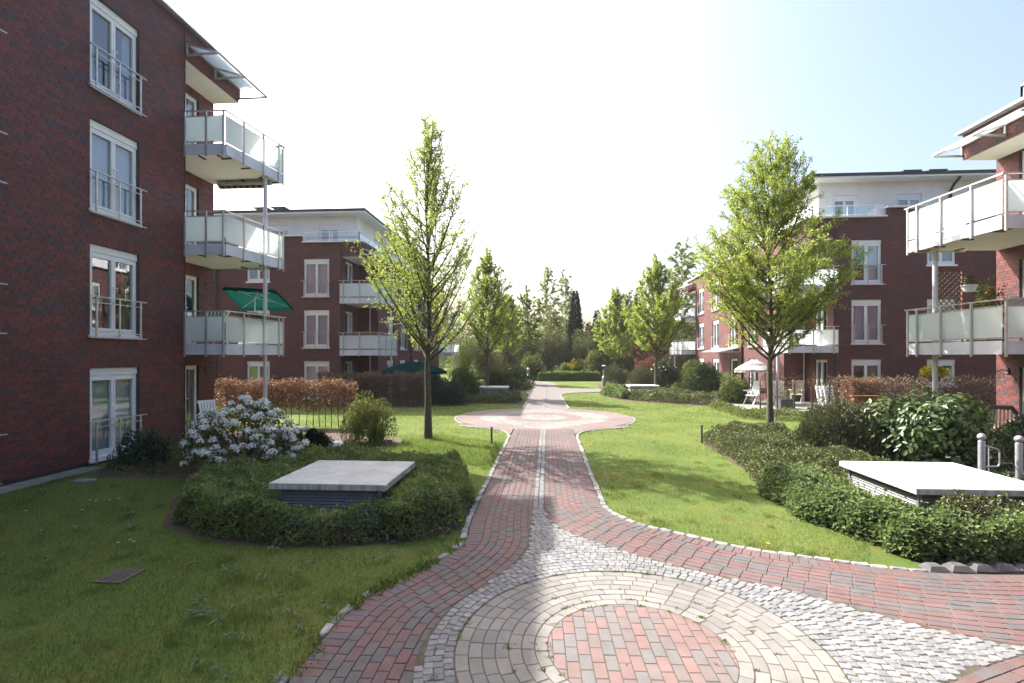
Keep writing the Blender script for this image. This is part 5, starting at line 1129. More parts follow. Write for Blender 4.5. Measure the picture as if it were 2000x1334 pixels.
tree('maple_tree', 'small red leafed maple behind the right-hand young tree', 9.6, 48.0, 4.6, 2.9, 1.6, 7000, .14, 'leaf_redmaple', 'twig', 26, 10, .07, None, .5, .3, .05, 71, twr=.01)
ground_cover('low_hedge', 'long low dark hedge closing the far lawn', [(-1.0, 49.6), (0.9, 49.6), (5.2, 49.8), (5.2, 51), (-1.0, 51)], [], 0.78, 16000, 0.12, 'leaf_hedge', 'hedge', 0.3, .5, .12, boxy=True, sd=21)
ground_cover('ground_cover', 'brownish low shrubs around the far left vent box', [(-6.0, 25.9), (-1.75, 25.9), (-1.45, 26.8), (-1.5, 29.2), (-2.2, 29.6), (-2.2, 28.4), (-4.1, 28.4), (-4.2, 30), (-6.0, 28)], [], .30, 11000, .09, 'leaf_shrubby', 'ground cover', .3, .5, .5, kind='stuff', sd=22)
ground_cover('ground_cover', 'low reddish shrubs along the far left edge of the path', [(-3.4, 36.2), (-1.5, 36.2), (-1.2, 38.6), (-1.3, 41), (-3.4, 41)], [], .42, 6000, .11, 'leaf_rose', 'ground cover', .3, .5, .4, kind='stuff', sd=23)
ground_cover('ground_cover', 'pale green low shrubs left of the far right vent box', [(3.6, 33.8), (3.3, 31.8), (4.1, 28.9), (4.7, 28.9), (4.8, 33), (6.5, 34.5)], [], .45, 12000, .10, 'leaf_cover', 'ground cover', .4, .6, .3, kind='stuff', sd=24)
ground_cover('ground_cover', 'brown green low shrubs in front of the far right vent box', [(4.2, 28.8), (5.5, 27.2), (7.4, 25.8), (8.6, 25.2), (8.9, 26.2), (8.0, 28.4), (6.8, 30.2), (4.8, 30.4)], [], .42, 14000, .085, 'leaf_shrubby', 'ground cover', .4, .5, .4, kind='stuff', sd=25)
ground_cover('ground_cover', 'low greenery along the front of the patio', [(7.5, 20.0), (11, 18.8), (11.4, 19.4), (8.0, 21.8), (8.2, 24.6), (7.5, 24.8)], [], .28, 7000, .07, 'leaf_bush', 'ground cover', .3, .5, .5, kind='stuff', sd=26)
# thicket and woods behind
r9 = np.random.default_rng(77)
TH = [(-9, 56), (-6.5, 55.5), (-4.2, 54.6), (-2.2, 55.5), (0.2, 55), (1.8, 55.8), (3.8, 55), (5.6, 55.6), (7.4, 54.5), (9.4, 55.5), (11.5, 54.8), (13.8, 54.5), (16, 55)]
THL = ['leftmost', 'second from the left', 'third from the left', 'fourth from the left', 'fifth from the left', 'sixth from the left', 'middle', 'sixth from the right', 'fifth from the right', 'fourth from the right', 'third from the right', 'second from the right', 'rightmost']
for k, ((x, y), nm) in enumerate(zip(TH, THL)):
    shrub('thicket_bush', 'high twiggy brown green thicket bush at the wood edge, '+nm+' of thirteen', x, y, r9.uniform(1.6, 2.3), 1.5, r9.uniform(4.6, 6.6), 9000, .13, 'leaf_thicket' if k % 3 else 'leaf_wood', 400+k, 26, .5, 45, 'thicket bushes at the wood edge', .3, inner=.55)
n = 52000; x = r9.uniform(-42, 60, n); y = r9.uniform(68, 84, n); top = 6.8+2.4*np.exp(-((x+7)/7)**2)+1.6*np.exp(-((x-13)/5)**2)+1.0*np.sin(x*.7)+.9*np.sin(x*1.9+1)+.6*np.sin(x*4.3); z = top*r9.random(n)**.7*np.clip((84-y)/9+.25, 0, 1)
link('woods', leafmesh('woods', np.stack([x, y, z], 1), rdir(n), unit(rdir(n)+np.array([0, -.4, .5])), .42*r9.uniform(.6, 1.3, n), .6, 'leaf_wood'), None, 'hazy mass of trees closing the view behind the lawn', 'woods', kind='stuff')

# ------------------------------------------------------------------ concrete vent boxes
def vent_box(label, x0, y0, x1, y1, zt=0.65, th=0.085, slats=True, body='louvre'):
    t = thing('vent_box', ((x0+x1)/2, (y0+y1)/2, 0), label, 'vent box', 'concrete lidded vent boxes')
    m = MB(); c = 0.008; m.stone([(x0, y0), (x1, y0), (x1, y1), (x0, y1)], zt-th, zt, c); m.build('lid', 'concrete', t)
    i = 0.10; m = MB(); m.box(x0+i+.03, y0+i+.03, -.05, x1-i-.03, y1-i-.03, zt-th-.002); core = m.build('body', 'bollard' if body == 'louvre' else 'concrete', t)  # louvred core coloured dark, painting in the shade between the slats
    for cx in (x0+i+.015, x1-i-.015):
        for cy in (y0+i+.015, y1-i-.015): m = MB(); m.box(cx-.025, cy-.025, -.03, cx+.025, cy+.025, zt-th-.003); m.build('corner_post', 'louvre', t)
    if slats:
        z = 0.05; a = 0.02
        while z < zt-th-.03:
            m = MB(); o = .012
            for (p, q, n) in (((x0+i+.04, y0+i+.03), (x1-i-.04, y0+i+.03), (0, -1)), ((x1-i-.03, y0+i+.04), (x1-i-.03, y1-i-.04), (1, 0)), ((x0+i+.03, y0+i+.04), (x0+i+.03, y1-i-.04), (-1, 0))):
                n = Vector((*n, 0)); P, Q = Vector((*p, z)), Vector((*q, z)); u = Vector((0, 0, .026))
                m.box8([P+n*.024, Q+n*.024, Q+n*.027, P+n*.027, P+u, Q+u, Q+u+n*.003, P+u+n*.003])
            m.build('slat', 'louvre', t); z += .042
    return t
vent_box('near left vent box with pale concrete lid, standing in the low clipped hedge', -3.85, 6.83, -2.2, 8.39)
vent_box('near right vent box with bright sunlit concrete lid, beside the big laurel', 4.87, 7.14, 6.67, 8.94, .65, .082)
vent_box('far left concrete vent box behind the trunk of a young tree', -3.95, 28.6, -2.25, 30.2, .66, .1, False, 'c')
vent_box('far right concrete vent box behind the trunk of the round-crowned young tree', 4.85, 30.7, 6.6, 32.3, .66, .1, False, 'c')

# ------------------------------------------------------------------ bollards, posts, gate, drain, stones
def bollard(label, x, y, h, r=0.028, mat='bollard'):
    t = thing('bollard_light', (x, y, 0), label, 'bollard', 'thin bollard lights on the lawns')
    m = MB(); m.lathe((x, y, -.02), [(r, 0), (r, h-.07)], 12); m.build('post', mat, t); m = MB(); m.lathe((x, y, h-.09), [(r*.8, 0), (r*.8, .03), (r*1.15, .03), (r*1.15, .085), (r*.9, .095)], 12); m.build('head', 'bollard', t)
bollard('thin dark bollard light on the left lawn by the path', -1.53, 13.9, .47)
bollard('thin dark bollard light on the right lawn at the tip of the planting', 4.25, 14.5, .5)
bollard('thin grey bollard light before the patio corner bush', 7.85, 24.6, .46, .03, 'galv')
bollard('thin grey bollard light just right of the right-hand tree trunk', 7.0, 16.3, .62, .026, 'galv')
t = thing('lamp_post', (4.45, 41.0, 0), 'short grey lamp post where the side path turns off', 'lamp')
m = MB(); m.lathe((4.45, 41, 0), [(.17, 0), (.17, .75), (.12, .8), (.09, .85), (.09, 1.3)], 16); m.build('post', 'galv', t)
m = MB(); m.lathe((4.45, 41, 1.3), [(.15, 0), (.15, .05), (.12, .06), (.12, .3)], 16); m.build('lamp_glass', 'clearglass', t); m = MB(); m.lathe((4.45, 41, 1.6), [(.17, 0), (.17, .05), (.05, .12)], 16); m.build('cap', 'galv', t)
t = thing('lamp_post', (-1.75, 46.0, 0), 'short grey lamp post at the far bend of the path', 'lamp')
m = MB(); m.lathe((-1.75, 46, 0), [(.12, 0), (.12, .7), (.07, .78), (.07, 1.0)], 12); m.build('post', 'galv', t); m = MB(); m.lathe((-1.75, 46, 1.0), [(.13, 0), (.13, .3), (.05, .36)], 12); m.build('cap', 'galv', t)
def gatepost(label, x, y, handle):
    t = thing('ball_post', (x, y, 0), label, 'post', 'round-topped galvanised posts')
    m = MB(); m.lathe((x, y, -.02), [(.052, 0), (.052, .90), (.046, .905)], 20); m.build('post', 'galv', t)
    m = MB(); m.lathe((x, y, .885), [(.03, 0), (.035, .015), (.055, .03), (.066, .06), (.066, .075), (.055, .105), (.03, .125), (.008, .13)], 20); o = m.build('ball', 'galv', t); o.data.polygons.foreach_set('use_smooth', [True]*len(o.data.polygons))
    if handle:
        m = MB(); z0, z1 = .42, .80; m.tube([(x+.05, y, z1), (x+.25, y+.02, z1-.06), (x+.30, y+.02, z1-.08), (x+.32, y+.02, z1-.12), (x+.32, y+.02, z0+.05), (x+.30, y+.02, z0+.01), (x+.27, y+.02, z0), (x+.05, y, z0)], .013, 8); m.tube([(x+.13, y+.01, z1-.03), (x+.13, y+.01, 0.0)], .011, 8); m.build('hoop', 'galv', t)
gatepost('galvanised ball-topped post with a side hoop, behind the near right vent box', 7.78, 9.77, True)
gatepost('galvanised ball-topped post without hoop, cut by the right edge', 8.22, 9.55, False)
t = thing('metal_gate', (10.3, 44.9, 0), 'grey barred metal gate between the shrubs right of the path', 'gate')
m = MB(); m.box(9.9, 44.87, .1, 10.7, 44.92, .15); m.box(9.9, 44.87, 1.35, 10.7, 44.92, 1.4); m.box(9.9, 44.87, .72, 10.7, 44.92, .77); m.build('gate_frame', 'galv', t)
for k in range(8): m = MB(); x = 9.92+k*.11; m.box(x-.018, 44.86, .05, x+.018, 44.93, 1.6); m.build('bar', 'galv', t)
t = thing('drain_grate', (-4.64, 5.26, 0), 'small rusty barred drain grate sunk in the left lawn', 'drain')
for q in ((-4.79, 5.09, -4.49, 5.12), (-4.79, 5.40, -4.49, 5.43), (-4.79, 5.12, -4.76, 5.40), (-4.52, 5.12, -4.49, 5.40)): m = MB(); m.box(q[0], q[1], -.04, q[2], q[3], .018); m.build('grate_edge', 'iron', t)
for k in range(6): m = MB(); x = -4.738+k*.0392; m.box(x-.010, 5.12, -.02, x+.010, 5.40, .016); m.build('grate_bar', 'iron', t)
m = MB(); m.box(-4.77, 5.11, .003, -4.51, 5.41, .006); m.build('pit_shade', 'dark', t)  # flat dark sheet under the bars, its colour stands in for shade below
m = MB(); m.stone([(-9.05, 9.12), (-8.8, 9.08), (-8.66, 9.2), (-8.72, 9.34), (-8.95, 9.36), (-9.08, 9.27)], -.03, .035, .015); o = m.build('stepping_stone', 'oldconcrete', None, 'flat pale stone lying in the grass by the left wall', 'stone')
m = MB(); m.lathe((-5.3, 12.55, -.02), [(.05, 0), (.16, .06), (.19, .14), (.17, .22), (.1, .28), (.02, .3)], 14); o = m.build('garden_stone', 'whiteplastic', None, 'white rounded stone beside the right dwarf pine', 'stone', smooth=True)
t = thing('garden_table', (-7.0, 12.7, 0), 'low white block table behind the white flowering shrub', 'table')
m = MB(); m.box(-7.75, 12.35, .5, -6.3, 13.1, .56); m.build('table_top', 'whiteplastic', t); m = MB(); m.box(-7.6, 12.45, 0, -6.45, 13.0, .497); m.build('base', 'concrete', t)
def garden_chair(label, x, y, z, rz, mat='whiteplastic', cush=None, h=1.0, group='white garden chairs'):
    t = thing('garden_chair', (x, y, z), label, 'chair', group, rz); loc = lambda nm, mb, mt: link_local(nm, mb, mt, t)
    m = MB(); m.box(-.23, -.22, .40, .23, .24, .44); loc('seat', m, cush or mat)
    m = MB()
    for k in range(6): u = -.2+k*.08; m.box8([(u-.028, .22, .46), (u+.028, .22, .46), (u+.028, .25, .46), (u-.028, .25, .46), (u-.028, .40, h), (u+.028, .40, h), (u+.028, .43, h), (u-.028, .43, h)])
    m.box8([(-.25, .395, h-.03), (.25, .395, h-.03), (.25, .435, h-.03), (-.25, .435, h-.03), (-.25, .41, h+.05), (.25, .41, h+.05), (.25, .45, h+.05), (-.25, .45, h+.05)]); loc('backrest', m, cush or mat)
    for sx in (-1, 1):
        m = MB(); m.beam((sx*.25, -.30, 0), (sx*.25, .12, .62), .035, .04); loc('leg', m, mat); m = MB(); m.beam((sx*.245, .34, 0), (sx*.25, -.05, .62), .03, .04); loc('leg', m, mat)
        m = MB(); m.beam((sx*.27, -.26, .64), (sx*.27, .32, .66), .05, .03); loc('armrest', m, mat)
    return t
def link_local(nm, mb, mt, parent, smooth=False):
    o = bpy.data.objects.new(nm, mb.mesh(nm, mt)); COL.objects.link(o); o.parent = parent
    if smooth: o.data.polygons.foreach_set('use_smooth', [True]*len(o.data.polygons))
    return o
garden_chair('white garden chair right of the young tree trunk, on the patio', 11.05, 25.3, .12, 2.6, h=1.08)
garden_chair('white garden chair with grey back cushion nearest the balcony door', 12.1, 25.9, .12, 2.9, cush='cushion', h=1.08)
garden_chair('white garden chair under the striped parasol', 9.75, 25.2, .12, -1.0, h=1.05)
garden_chair('pale garden chair at the corner of the near left block behind the white blossom', -9.2, 13.6, 0, 1.15, h=1.12)
t = thing('garden_table', (10.45, 26.3, .12), 'small wooden patio table with brown cloth under the striped parasol', 'table')
m = MB(); m.box(-.42, -.38, .68, .42, .38, .72); link_local('table_top', m, 'wood', t); m = MB(); m.box(-.44, -.4, .45, .44, -.385, .725); link_local('tablecloth_drop', m, 'wood', t)
for sx in (-1, 1):
    for sy in (-1, 1): m = MB(); m.beam((sx*.34, sy*.3, 0), (sx*.34, sy*.3, .68), .05, .05); link_local('leg', m, 'wood', t)
# folded white loungers leaning together
for k in range(3):
    t = thing('folded_lounger', (12.05+k*.11, 23.3-k*.1, .12), ['folded white slatted lounger leaning nearest the beech hedge end', 'folded white slatted lounger in the middle of the leaning three', 'folded white slatted lounger at the back of the leaning three'][2-k], 'lounger', 'folded white loungers', .5)
    for sx in (-.28, .28): m = MB(); m.beam((sx, 0, 0), (sx+.18, .30, 1.0), .04, .05); link_local('side_rail', m, 'whiteplastic', t)
    for j in range(8): f = .08+j*.12; m = MB(); m.beam((-.28+.18*f, .30*f, f), (.28+.18*f, .30*f, f), .02, .07); link_local('slat', m, 'whiteplastic', t)
def pot_plant(name, label, x, y, z, pot_r, pot_h, leaf, rx, h, n, ll, sd, pot='terracotta', fruit=None, cat='potted plant', group=None):
    t = thing(name, (x, y, z), label, cat, group); m = MB(); m.lathe((0, 0, 0), [(pot_r*.7, 0), (pot_r*.95, pot_h*.85), (pot_r*1.08, pot_h*.85), (pot_r*1.08, pot_h), (pot_r*.9, pot_h), (pot_r*.88, pot_h*.9)], 16); link_local('pot', m, pot, t)
    P, q, r_ = clump_points(n, rx, rx, h, 14, sd, .3); P[:, 2] += pot_h*.95
    o = bpy.data.objects.new('foliage', leafmesh('foliage', P, unit(q+rdir(n)*.7+np.array([0, 0, .3])), unit(rdir(n)+np.array([0, 0, .8])), ll*r_.uniform(.6, 1.2, n), .5, leaf)); COL.objects.link(o); o.parent = t; o['kind'] = 'stuff'
    m = MB(); m.tube([(0, 0, pot_h*.8), (.02, 0, pot_h+h*.3), (0, .02, pot_h+h*.7)], [.02, .015, .006], 6); link_local('stem', m, 'twig', t)
    if fruit:
        R_ = random.Random(sd)
        for k in range(fruit):
            p = P[R_.randrange(n)]; m = MB(); m.lathe((p[0]*1.05, p[1]*1.05, p[2]), [(.006, -.03), (.028, -.015), (.033, 0), (.028, .018), (.006, .032)], 8); link_local('fruit', m, 'orange_fruit', t, True)
    return t
pot_plant('potted_shrub', 'green shrub in a terracotta pot before the balcony door of the sunlit block', 12.75, 24.2, .12, .24, .36, 'leaf_bush', .38, .85, 2200, .06, 301)
t = thing('planter', (10.35, 23.2, .12), 'dark square planter with sprawling twigs at the patio front', 'planter'); m = MB(); m.box(-.3, -.3, 0, .3, .3, .42); link_local('tub', m, 'bollard', t)
n = 700; P = np.stack([rng.normal(0, .22, n), rng.normal(0, .22, n), .42+np.abs(rng.normal(0, .3, n))], 1); o = bpy.data.objects.new('foliage', leafmesh('foliage', P, rdir(n), rdir(n), .05*np.ones(n), .5, 'leaf_rose')); COL.objects.link(o); o.parent = t
for k in range(6):
    x, y = 8.9+k*.62, 22.2-k*.15; t = thing('staked_sapling', (x, y, .1), 'bare young plant on a dark stake, '+['first', 'second', 'third', 'fourth', 'fifth', 'sixth'][k]+' from left at the patio', 'sapling', 'staked saplings along the patio')
    m = MB(); m.beam((0, 0, 0), (0, 0, 1.25), .03, .03); link_local('stake', m, 'bollard', t); m = MB(); R_ = random.Random(k)
    m.tube([(.03, 0, 0), (.05, .02, .7), (.02, 0, 1.45)], [.014, .011, .004], 5)
    for j in range(22): s_ = Vector((.04, 0, R_.uniform(.7, 1.4))); m.tube([s_, s_+Vector((R_.gauss(0, .22), R_.gauss(0, .1), R_.uniform(-.02, .22)))], [.005, .002], 3, False)
    link_local('stem', m, 'twig', t); n = 90; P = np.stack([rng.normal(.03, .2, n), rng.normal(0, .1, n), rng.normal(1.2, .2, n)], 1); o = bpy.data.objects.new('foliage', leafmesh('foliage', P, rdir(n), rdir(n), .06*np.ones(n), .55, 'leaf_beech')); COL.objects.link(o); o.parent = t; o['kind'] = 'stuff'
# parasols
def round_parasol(label, x, y, z, r, hc, rise, cloth, pole='whiteplastic', n=8, tilt=(0, 0)):
    t = thing('parasol', (x, y, z), label, 'parasol'); m = MB(); m.tube([(0, 0, 0), (0, 0, hc+rise+.04)], .022, 10); link_local('pole', m, pole, t)
    m = MB(); rows = 5
    prof = [(r*i/rows, hc+rise*(1-(i/rows)**1.7)) for i in range(rows+1)]+[(r*1.0, hc-.13)]
    vs = [(0, 0, prof[0][1])]; k = n*4
    for i, (rr, zz) in enumerate(prof[1:]):
        for j in range(k):
            a = j/k*2*math.pi; sc = 1-.055*(1-abs(math.cos(a*n/2)))*(i+1)/rows; zz2 = zz+(.03*abs(math.sin(a*n)) if i == len(prof)-2 else 0)-.0
            vs.append((rr*sc*math.cos(a), rr*sc*math.sin(a), zz2))
    fs = [(0, 1+j, 1+(j+1) % k) for j in range(k)]+[(1+i*k+j, 1+(i+1)*k+j, 1+(i+1)*k+(j+1) % k, 1+i*k+(j+1) % k) for i in range(len(prof)-2) for j in range(k)]
    m.add(vs, fs); link_local('canopy', m, cloth, t)
    for j in range(n):
        a = j/n*2*math.pi; m = MB(); m.tube([(0, 0, hc+rise-.03), (r*.5*math.cos(a), r*.5*math.sin(a), hc+rise*(1-.5**1.7)-.02), (r*.99*math.cos(a), r*.99*math.sin(a), hc-.015)], .007, 5); link_local('rib', m, pole, t)
    m = MB(); m.lathe((0, 0, -.0), [(.25, 0), (.25, .05), (.05, .1), (.03, .3)], 14); link_local('base', m, 'concrete', t); return t
round_parasol('small round grey and white striped parasol over the patio table', 10.1, 25.9, .12, .92, 1.62, .46, 'stripecloth')
round_parasol('large dark green parasol on the ground terrace of the left far block', -7.0, 26.4, 0, 1.75, 1.62, .5, 'darkgreencloth', 'wood')
t = thing('parasol', (-9.25, 15.6, FL), 'rectangular green parasol on the lowest balcony of the near left block', 'parasol')
m = MB(); m.tube([(0, 0, 0), (0, 0, 1.45), (0, .12, 1.72)], .019, 10); link_local('pole', m, 'whiteplastic', t)
hub = Vector((0, .15, 1.80)); cor = [Vector((-.95, -.18, 1.84)), Vector((.72, -.13, 1.74)), Vector((.76, .95, 1.28)), Vector((-.98, .92, 1.30))]
cor = [c+Vector((0, .02, 0)) for c in cor]
def bil(u, v):
    a = cor[0].lerp(cor[1], u); b = cor[3].lerp(cor[2], u); p = a.lerp(b, v); dome = .16*(1-abs(2*u-1))*(1-abs(2*v-1))**.5; return p+Vector((0, 0, dome))
m = MB(); N1 = 12; m.add([bil(i/N1, j/N1) for j in range(N1+1) for i in range(N1+1)], [(j*(N1+1)+i, j*(N1+1)+i+1, (j+1)*(N1+1)+i+1, (j+1)*(N1+1)+i) for j in range(N1) for i in range(N1)])
link_local('canopy', m, 'greencloth', t, True)
m = MB(); edge = [(i/24, 0) for i in range(24)]+[(1, i/16) for i in range(16)]+[(1-i/24, 1) for i in range(24)]+[(0, 1-i/16) for i in range(16)]; E_ = [bil(*e) for e in edge]; k = len(E_)
c_ = sum(cor, Vector())/4; low = [e+(e-c_)*.012+Vector((0, 0, -.13+.035*abs(math.sin(i*math.pi/6)))) for i, e in enumerate(E_)]; m.add(E_+low, [(i, (i+1) % k, k+(i+1) % k, k+i) for i in range(k)]); link_local('valance', m, 'greencloth', t)
for c in cor: m = MB(); hb = bil(.5, .5)-Vector((0, 0, .03)); m.tube([hb, hb.lerp(c, .5)-Vector((0, 0, .05)), c-Vector((0, 0, .02))], .008, 5); m.tube([Vector((0, .06, 1.50)), hb.lerp(c, .5)-Vector((0, 0, .05))], .007, 5); link_local('rib', m, 'whiteplastic', t)
t = thing('deck_chair', (-9.55, 13.95, FL), 'green and white striped deck chair on the lowest balcony of the near left block', 'chair')
m = MB(); m.box8([(-.3, .05, .35), (.3, .05, .35), (.3, .09, .35), (-.3, .09, .35), (-.3, .30, .97), (.3, .30, .97), (.3, .34, .97), (-.3, .34, .97)]); link_local('backrest', m, 'greenstripe', t); m = MB(); m.box(-.3, -.4, .3, .3, .08, .35); link_local('seat', m, 'greenstripe', t)
for sx in (-.31, .31): m = MB(); m.beam((sx, -.38, 0), (sx, .33, .95), .03, .03); link_local('leg', m, 'whiteplastic', t); m = MB(); m.beam((sx, .3, 0), (sx, -.35, .36), .03, .03); link_local('leg', m, 'whiteplastic', t)
def flower_box(label, p, q, z, flowers, sd):
    p, q = Vector((*p, z)), Vector((*q, z)); t = thing('flower_box', p.lerp(q, .5), label, 'flower box', 'flower boxes on balconies'); m = MB(); h = (q-p)/2; m.beam(-h, h, .16, .15); link_local('trough', m, 'terracotta', t)
    n = 420; r_ = np.random.default_rng(sd); u = r_.uniform(-1, 1, n)[:, None]; P = u*np.array(list(h))+r_.normal(size=(n, 3))*np.array([.06, .06, .05])+np.array([0, 0, .14])
    o = bpy.data.objects.new('foliage', leafmesh('foliage', P, unit(rdir(n)+np.array([0, 0, .3])), rdir(n), .06*np.ones(n), .5, 'leaf_bush')); COL.objects.link(o); o.parent = t; o['kind'] = 'stuff'
    n = 260; u = r_.uniform(-.3, .4, n)[:, None]; P = u*np.array(list(h))+r_.normal(size=(n, 3))*np.array([.06, .06, .045])+np.array([0, 0, .18])
    o = bpy.data.objects.new('blossom', leafmesh('blossom', P, rdir(n), rdir(n), .04*np.ones(n), .8, flowers)); COL.objects.link(o); o.parent = t; o['kind'] = 'stuff'
flower_box('flower box with purple blooms inside the lowest balcony of the near left block', (-8.86, 14.1), (-8.68, 15.5), FL+.70, 'petal_purple', 1)
flower_box('flower box with purple blooms on the lower balcony of the left far block', (-10.6, 26.6), (-9.0, 26.6), FL+.74, 'petal_purple', 2)
pot_plant('potted_plant', 'small leafy pot plant at the corner of the upper balcony of the left far block', -10.7, 26.62, 2*FL+.62, .09, .13, 'leaf_bush', .2, .34, 300, .06, 302)
# right-hand balcony and terrace
t = thing('trellis', (10.55, 14.3, FL), 'upright wooden lattice trellis on the lower right balcony, behind the support post', 'trellis')
m = MB()
for sx in (-.3, .36): m.beam((sx, 0, 0), (sx, 0, 1.95), .05, .045)
m.beam((-.3, 0, 1.92), (.36, 0, 1.92), .04, .05); m.beam((-.3, 0, .1), (.36, 0, .1), .04, .05); link_local('frame', m, 'wood', t)
for k in range(-4, 16):
    for sg in (1, -1):
        z0 = .1+k*.14; x0, x1 = -.28, .34; za, zb = (z0, z0+.62) if sg > 0 else (z0+.62, z0); pts = []
        f0, f1 = 0.0, 1.0
        for lim in (.1, 1.92):
            if (za-lim)*(zb-lim) < 0:
                f = (lim-za)/(zb-za)
                if (za < lim) == (lim == .1): f0 = max(f0, f)
                else: f1 = min(f1, f)
        if max(za, zb) < .1 or min(za, zb) > 1.92 or f1-f0 < .05: continue
        m = MB(); m.beam((x0+(x1-x0)*f0, .012*sg, za+(zb-za)*f0), (x0+(x1-x0)*f1, .012*sg, za+(zb-za)*f1), .01, .025); link_local('slat', m, 'wicker', t)
pot_plant('potted_citrus', 'potted citrus with orange fruit on the lower right balcony', 10.55, 13.05, FL+.32, .17, .26, 'leaf_olive', .36, .98, 900, .085, 303, 'terracotta', 7)
m = MB(); m.box(10.35, 12.85, FL-.03, 10.75, 13.25, FL+.32); m.build('plant_stand', 'wicker', None, 'low wicker stand under the potted citrus', 'stand')
t = pot_plant('hanging_basket', 'white hanging pot between the trellis and the citrus on the lower right balcony', 10.85, 14.0, FL+1.32, .17, .17, 'leaf_rose', .17, .22, 240, .06, 304, 'whiteplastic', None, 'hanging pot'); m = MB()
for a in (0, 2.1, 4.2): m.tube([(.17*math.cos(a), .17*math.sin(a), .16), (0, 0, .75)], .004, 4)
m.tube([(0, 0, .75), (0, 0, 1.14)], .004, 4); link_local('hanger', m, 'iron', t)
t = pot_plant('hanging_basket', 'yellow flowering ball hanging under the lower right balcony', 10.33, 14.48, 1.72, .16, .14, 'leaf_yellow', .34, .30, 1200, .06, 305, 'wicker', None, 'hanging basket'); m = MB(); m.tube([(0, 0, .3), (0, 0, .745)], .004, 4); link_local('hanger', m, 'iron', t)
t = thing('lounge_chair', (11.1, 12.6, FL), 'beige round-backed lounge chair showing above the lower right balcony rail', 'chair')
m = MB(); m.box(-.32, -.3, .3, .32, .3, .42); link_local('seat', m, 'cushion', t); m = MB(); m.tube([(-.36, -.32, .55), (-.36, .2, .75), (-.3, .34, .98), (0, .38, 1.02), (.3, .34, .98), (.36, .2, .75), (.36, -.32, .55)], .05, 8); link_local('back_frame', m, 'cushion', t); m = MB(); m.box(-.3, .30, .4, .3, .36, .95); link_local('backrest', m, 'cushion', t)
for sx in (-.3, .3):
    for sy in (-.28, .28): m = MB(); m.beam((sx, sy, 0), (sx, sy, .32), .04, .04); link_local('leg', m, 'wicker', t)
t = thing('wicker_chair', (11.35, 13.85, .10), 'brown wicker armchair with striped cushion between the laurel and the brick pier', 'chair', None, 2.7)
m = MB(); m.box(-.28, -.28, .36, .28, .28, .48); link_local('cushion', m, 'cushion', t); m = MB(); m.box(-.32, -.32, .28, .32, .32, .355); link_local('seat', m, 'wicker', t)
m = MB(); m.tube([(-.38, -.34, .62), (-.38, .16, .68), (-.33, .34, .86), (-.2, .4, 1.04), (.2, .4, 1.04), (.33, .34, .86), (.38, .16, .68), (.38, -.34, .62)], .055, 10); link_local('arm_frame', m, 'wicker', t)
for k in range(9): u = -.28+k*.07; m = MB(); m.beam((u, .33, .36), (u, .40, 1.02), .03, .018); link_local('back_slat', m, 'cushion', t)
for sx in (-.3, .3):
    for sy in (-.3, .3): m = MB(); m.beam((sx, sy, 0), (sx, sy, .62 if sy < 0 else .3), .05, .05); link_local('leg', m, 'wicker', t)
t = thing('lattice_fence', (11.9, 13.0, .10), 'low reddish wooden lattice panel at the right edge by the brick pier', 'trellis')
m = MB(); m.beam((-.55, 0, 0), (-.55, 0, 1.2), .06, .06); m.beam((.7, 0, 0), (.7, 0, 1.2), .06, .06); m.beam((-.58, 0, 1.2), (.73, 0, 1.2), .07, .05); m.beam((-.52, 0, .1), (.67, 0, .1), .05, .05); link_local('frame', m, 'wood', t)
for k in range(10):
    for sg in (1, -1):
        x0 = -.52+k*.13; x1 = min(.67, x0+1.0) if sg > 0 else x0; 
        a, b_ = ((x0, .12), (x0+1.04, 1.16)) if sg > 0 else ((x0, 1.16), (x0+1.04, .12))
        f = min(1, (.67-x0)/1.04); m = MB(); m.beam((a[0], .012*sg, a[1]), (a[0]+(b_[0]-a[0])*f, .012*sg, a[1]+(b_[1]-a[1])*f), .01, .03); link_local('slat', m, 'wood', t)
t = thing('wooden_fence', (9.7, 16.4, 0), 'low brown wooden rail and boards behind the laurel', 'fence'); m = MB()
for x in (-.35, .45): m = MB(); m.beam((x, 0, 0), (x, 0, 1.15), .08, .08); link_local('post', m, 'wood', t)
for k in range(4): m = MB(); m.beam((-.35, -.05, .2+k*.25), (.45, -.05, .2+k*.25), .02, .18); link_local('board', m, 'wood', t)
m = MB(); m.beam((-.42, 0, 1.18), (.55, 0, 1.18), .12, .04); link_local('rail', m, 'wood', t)

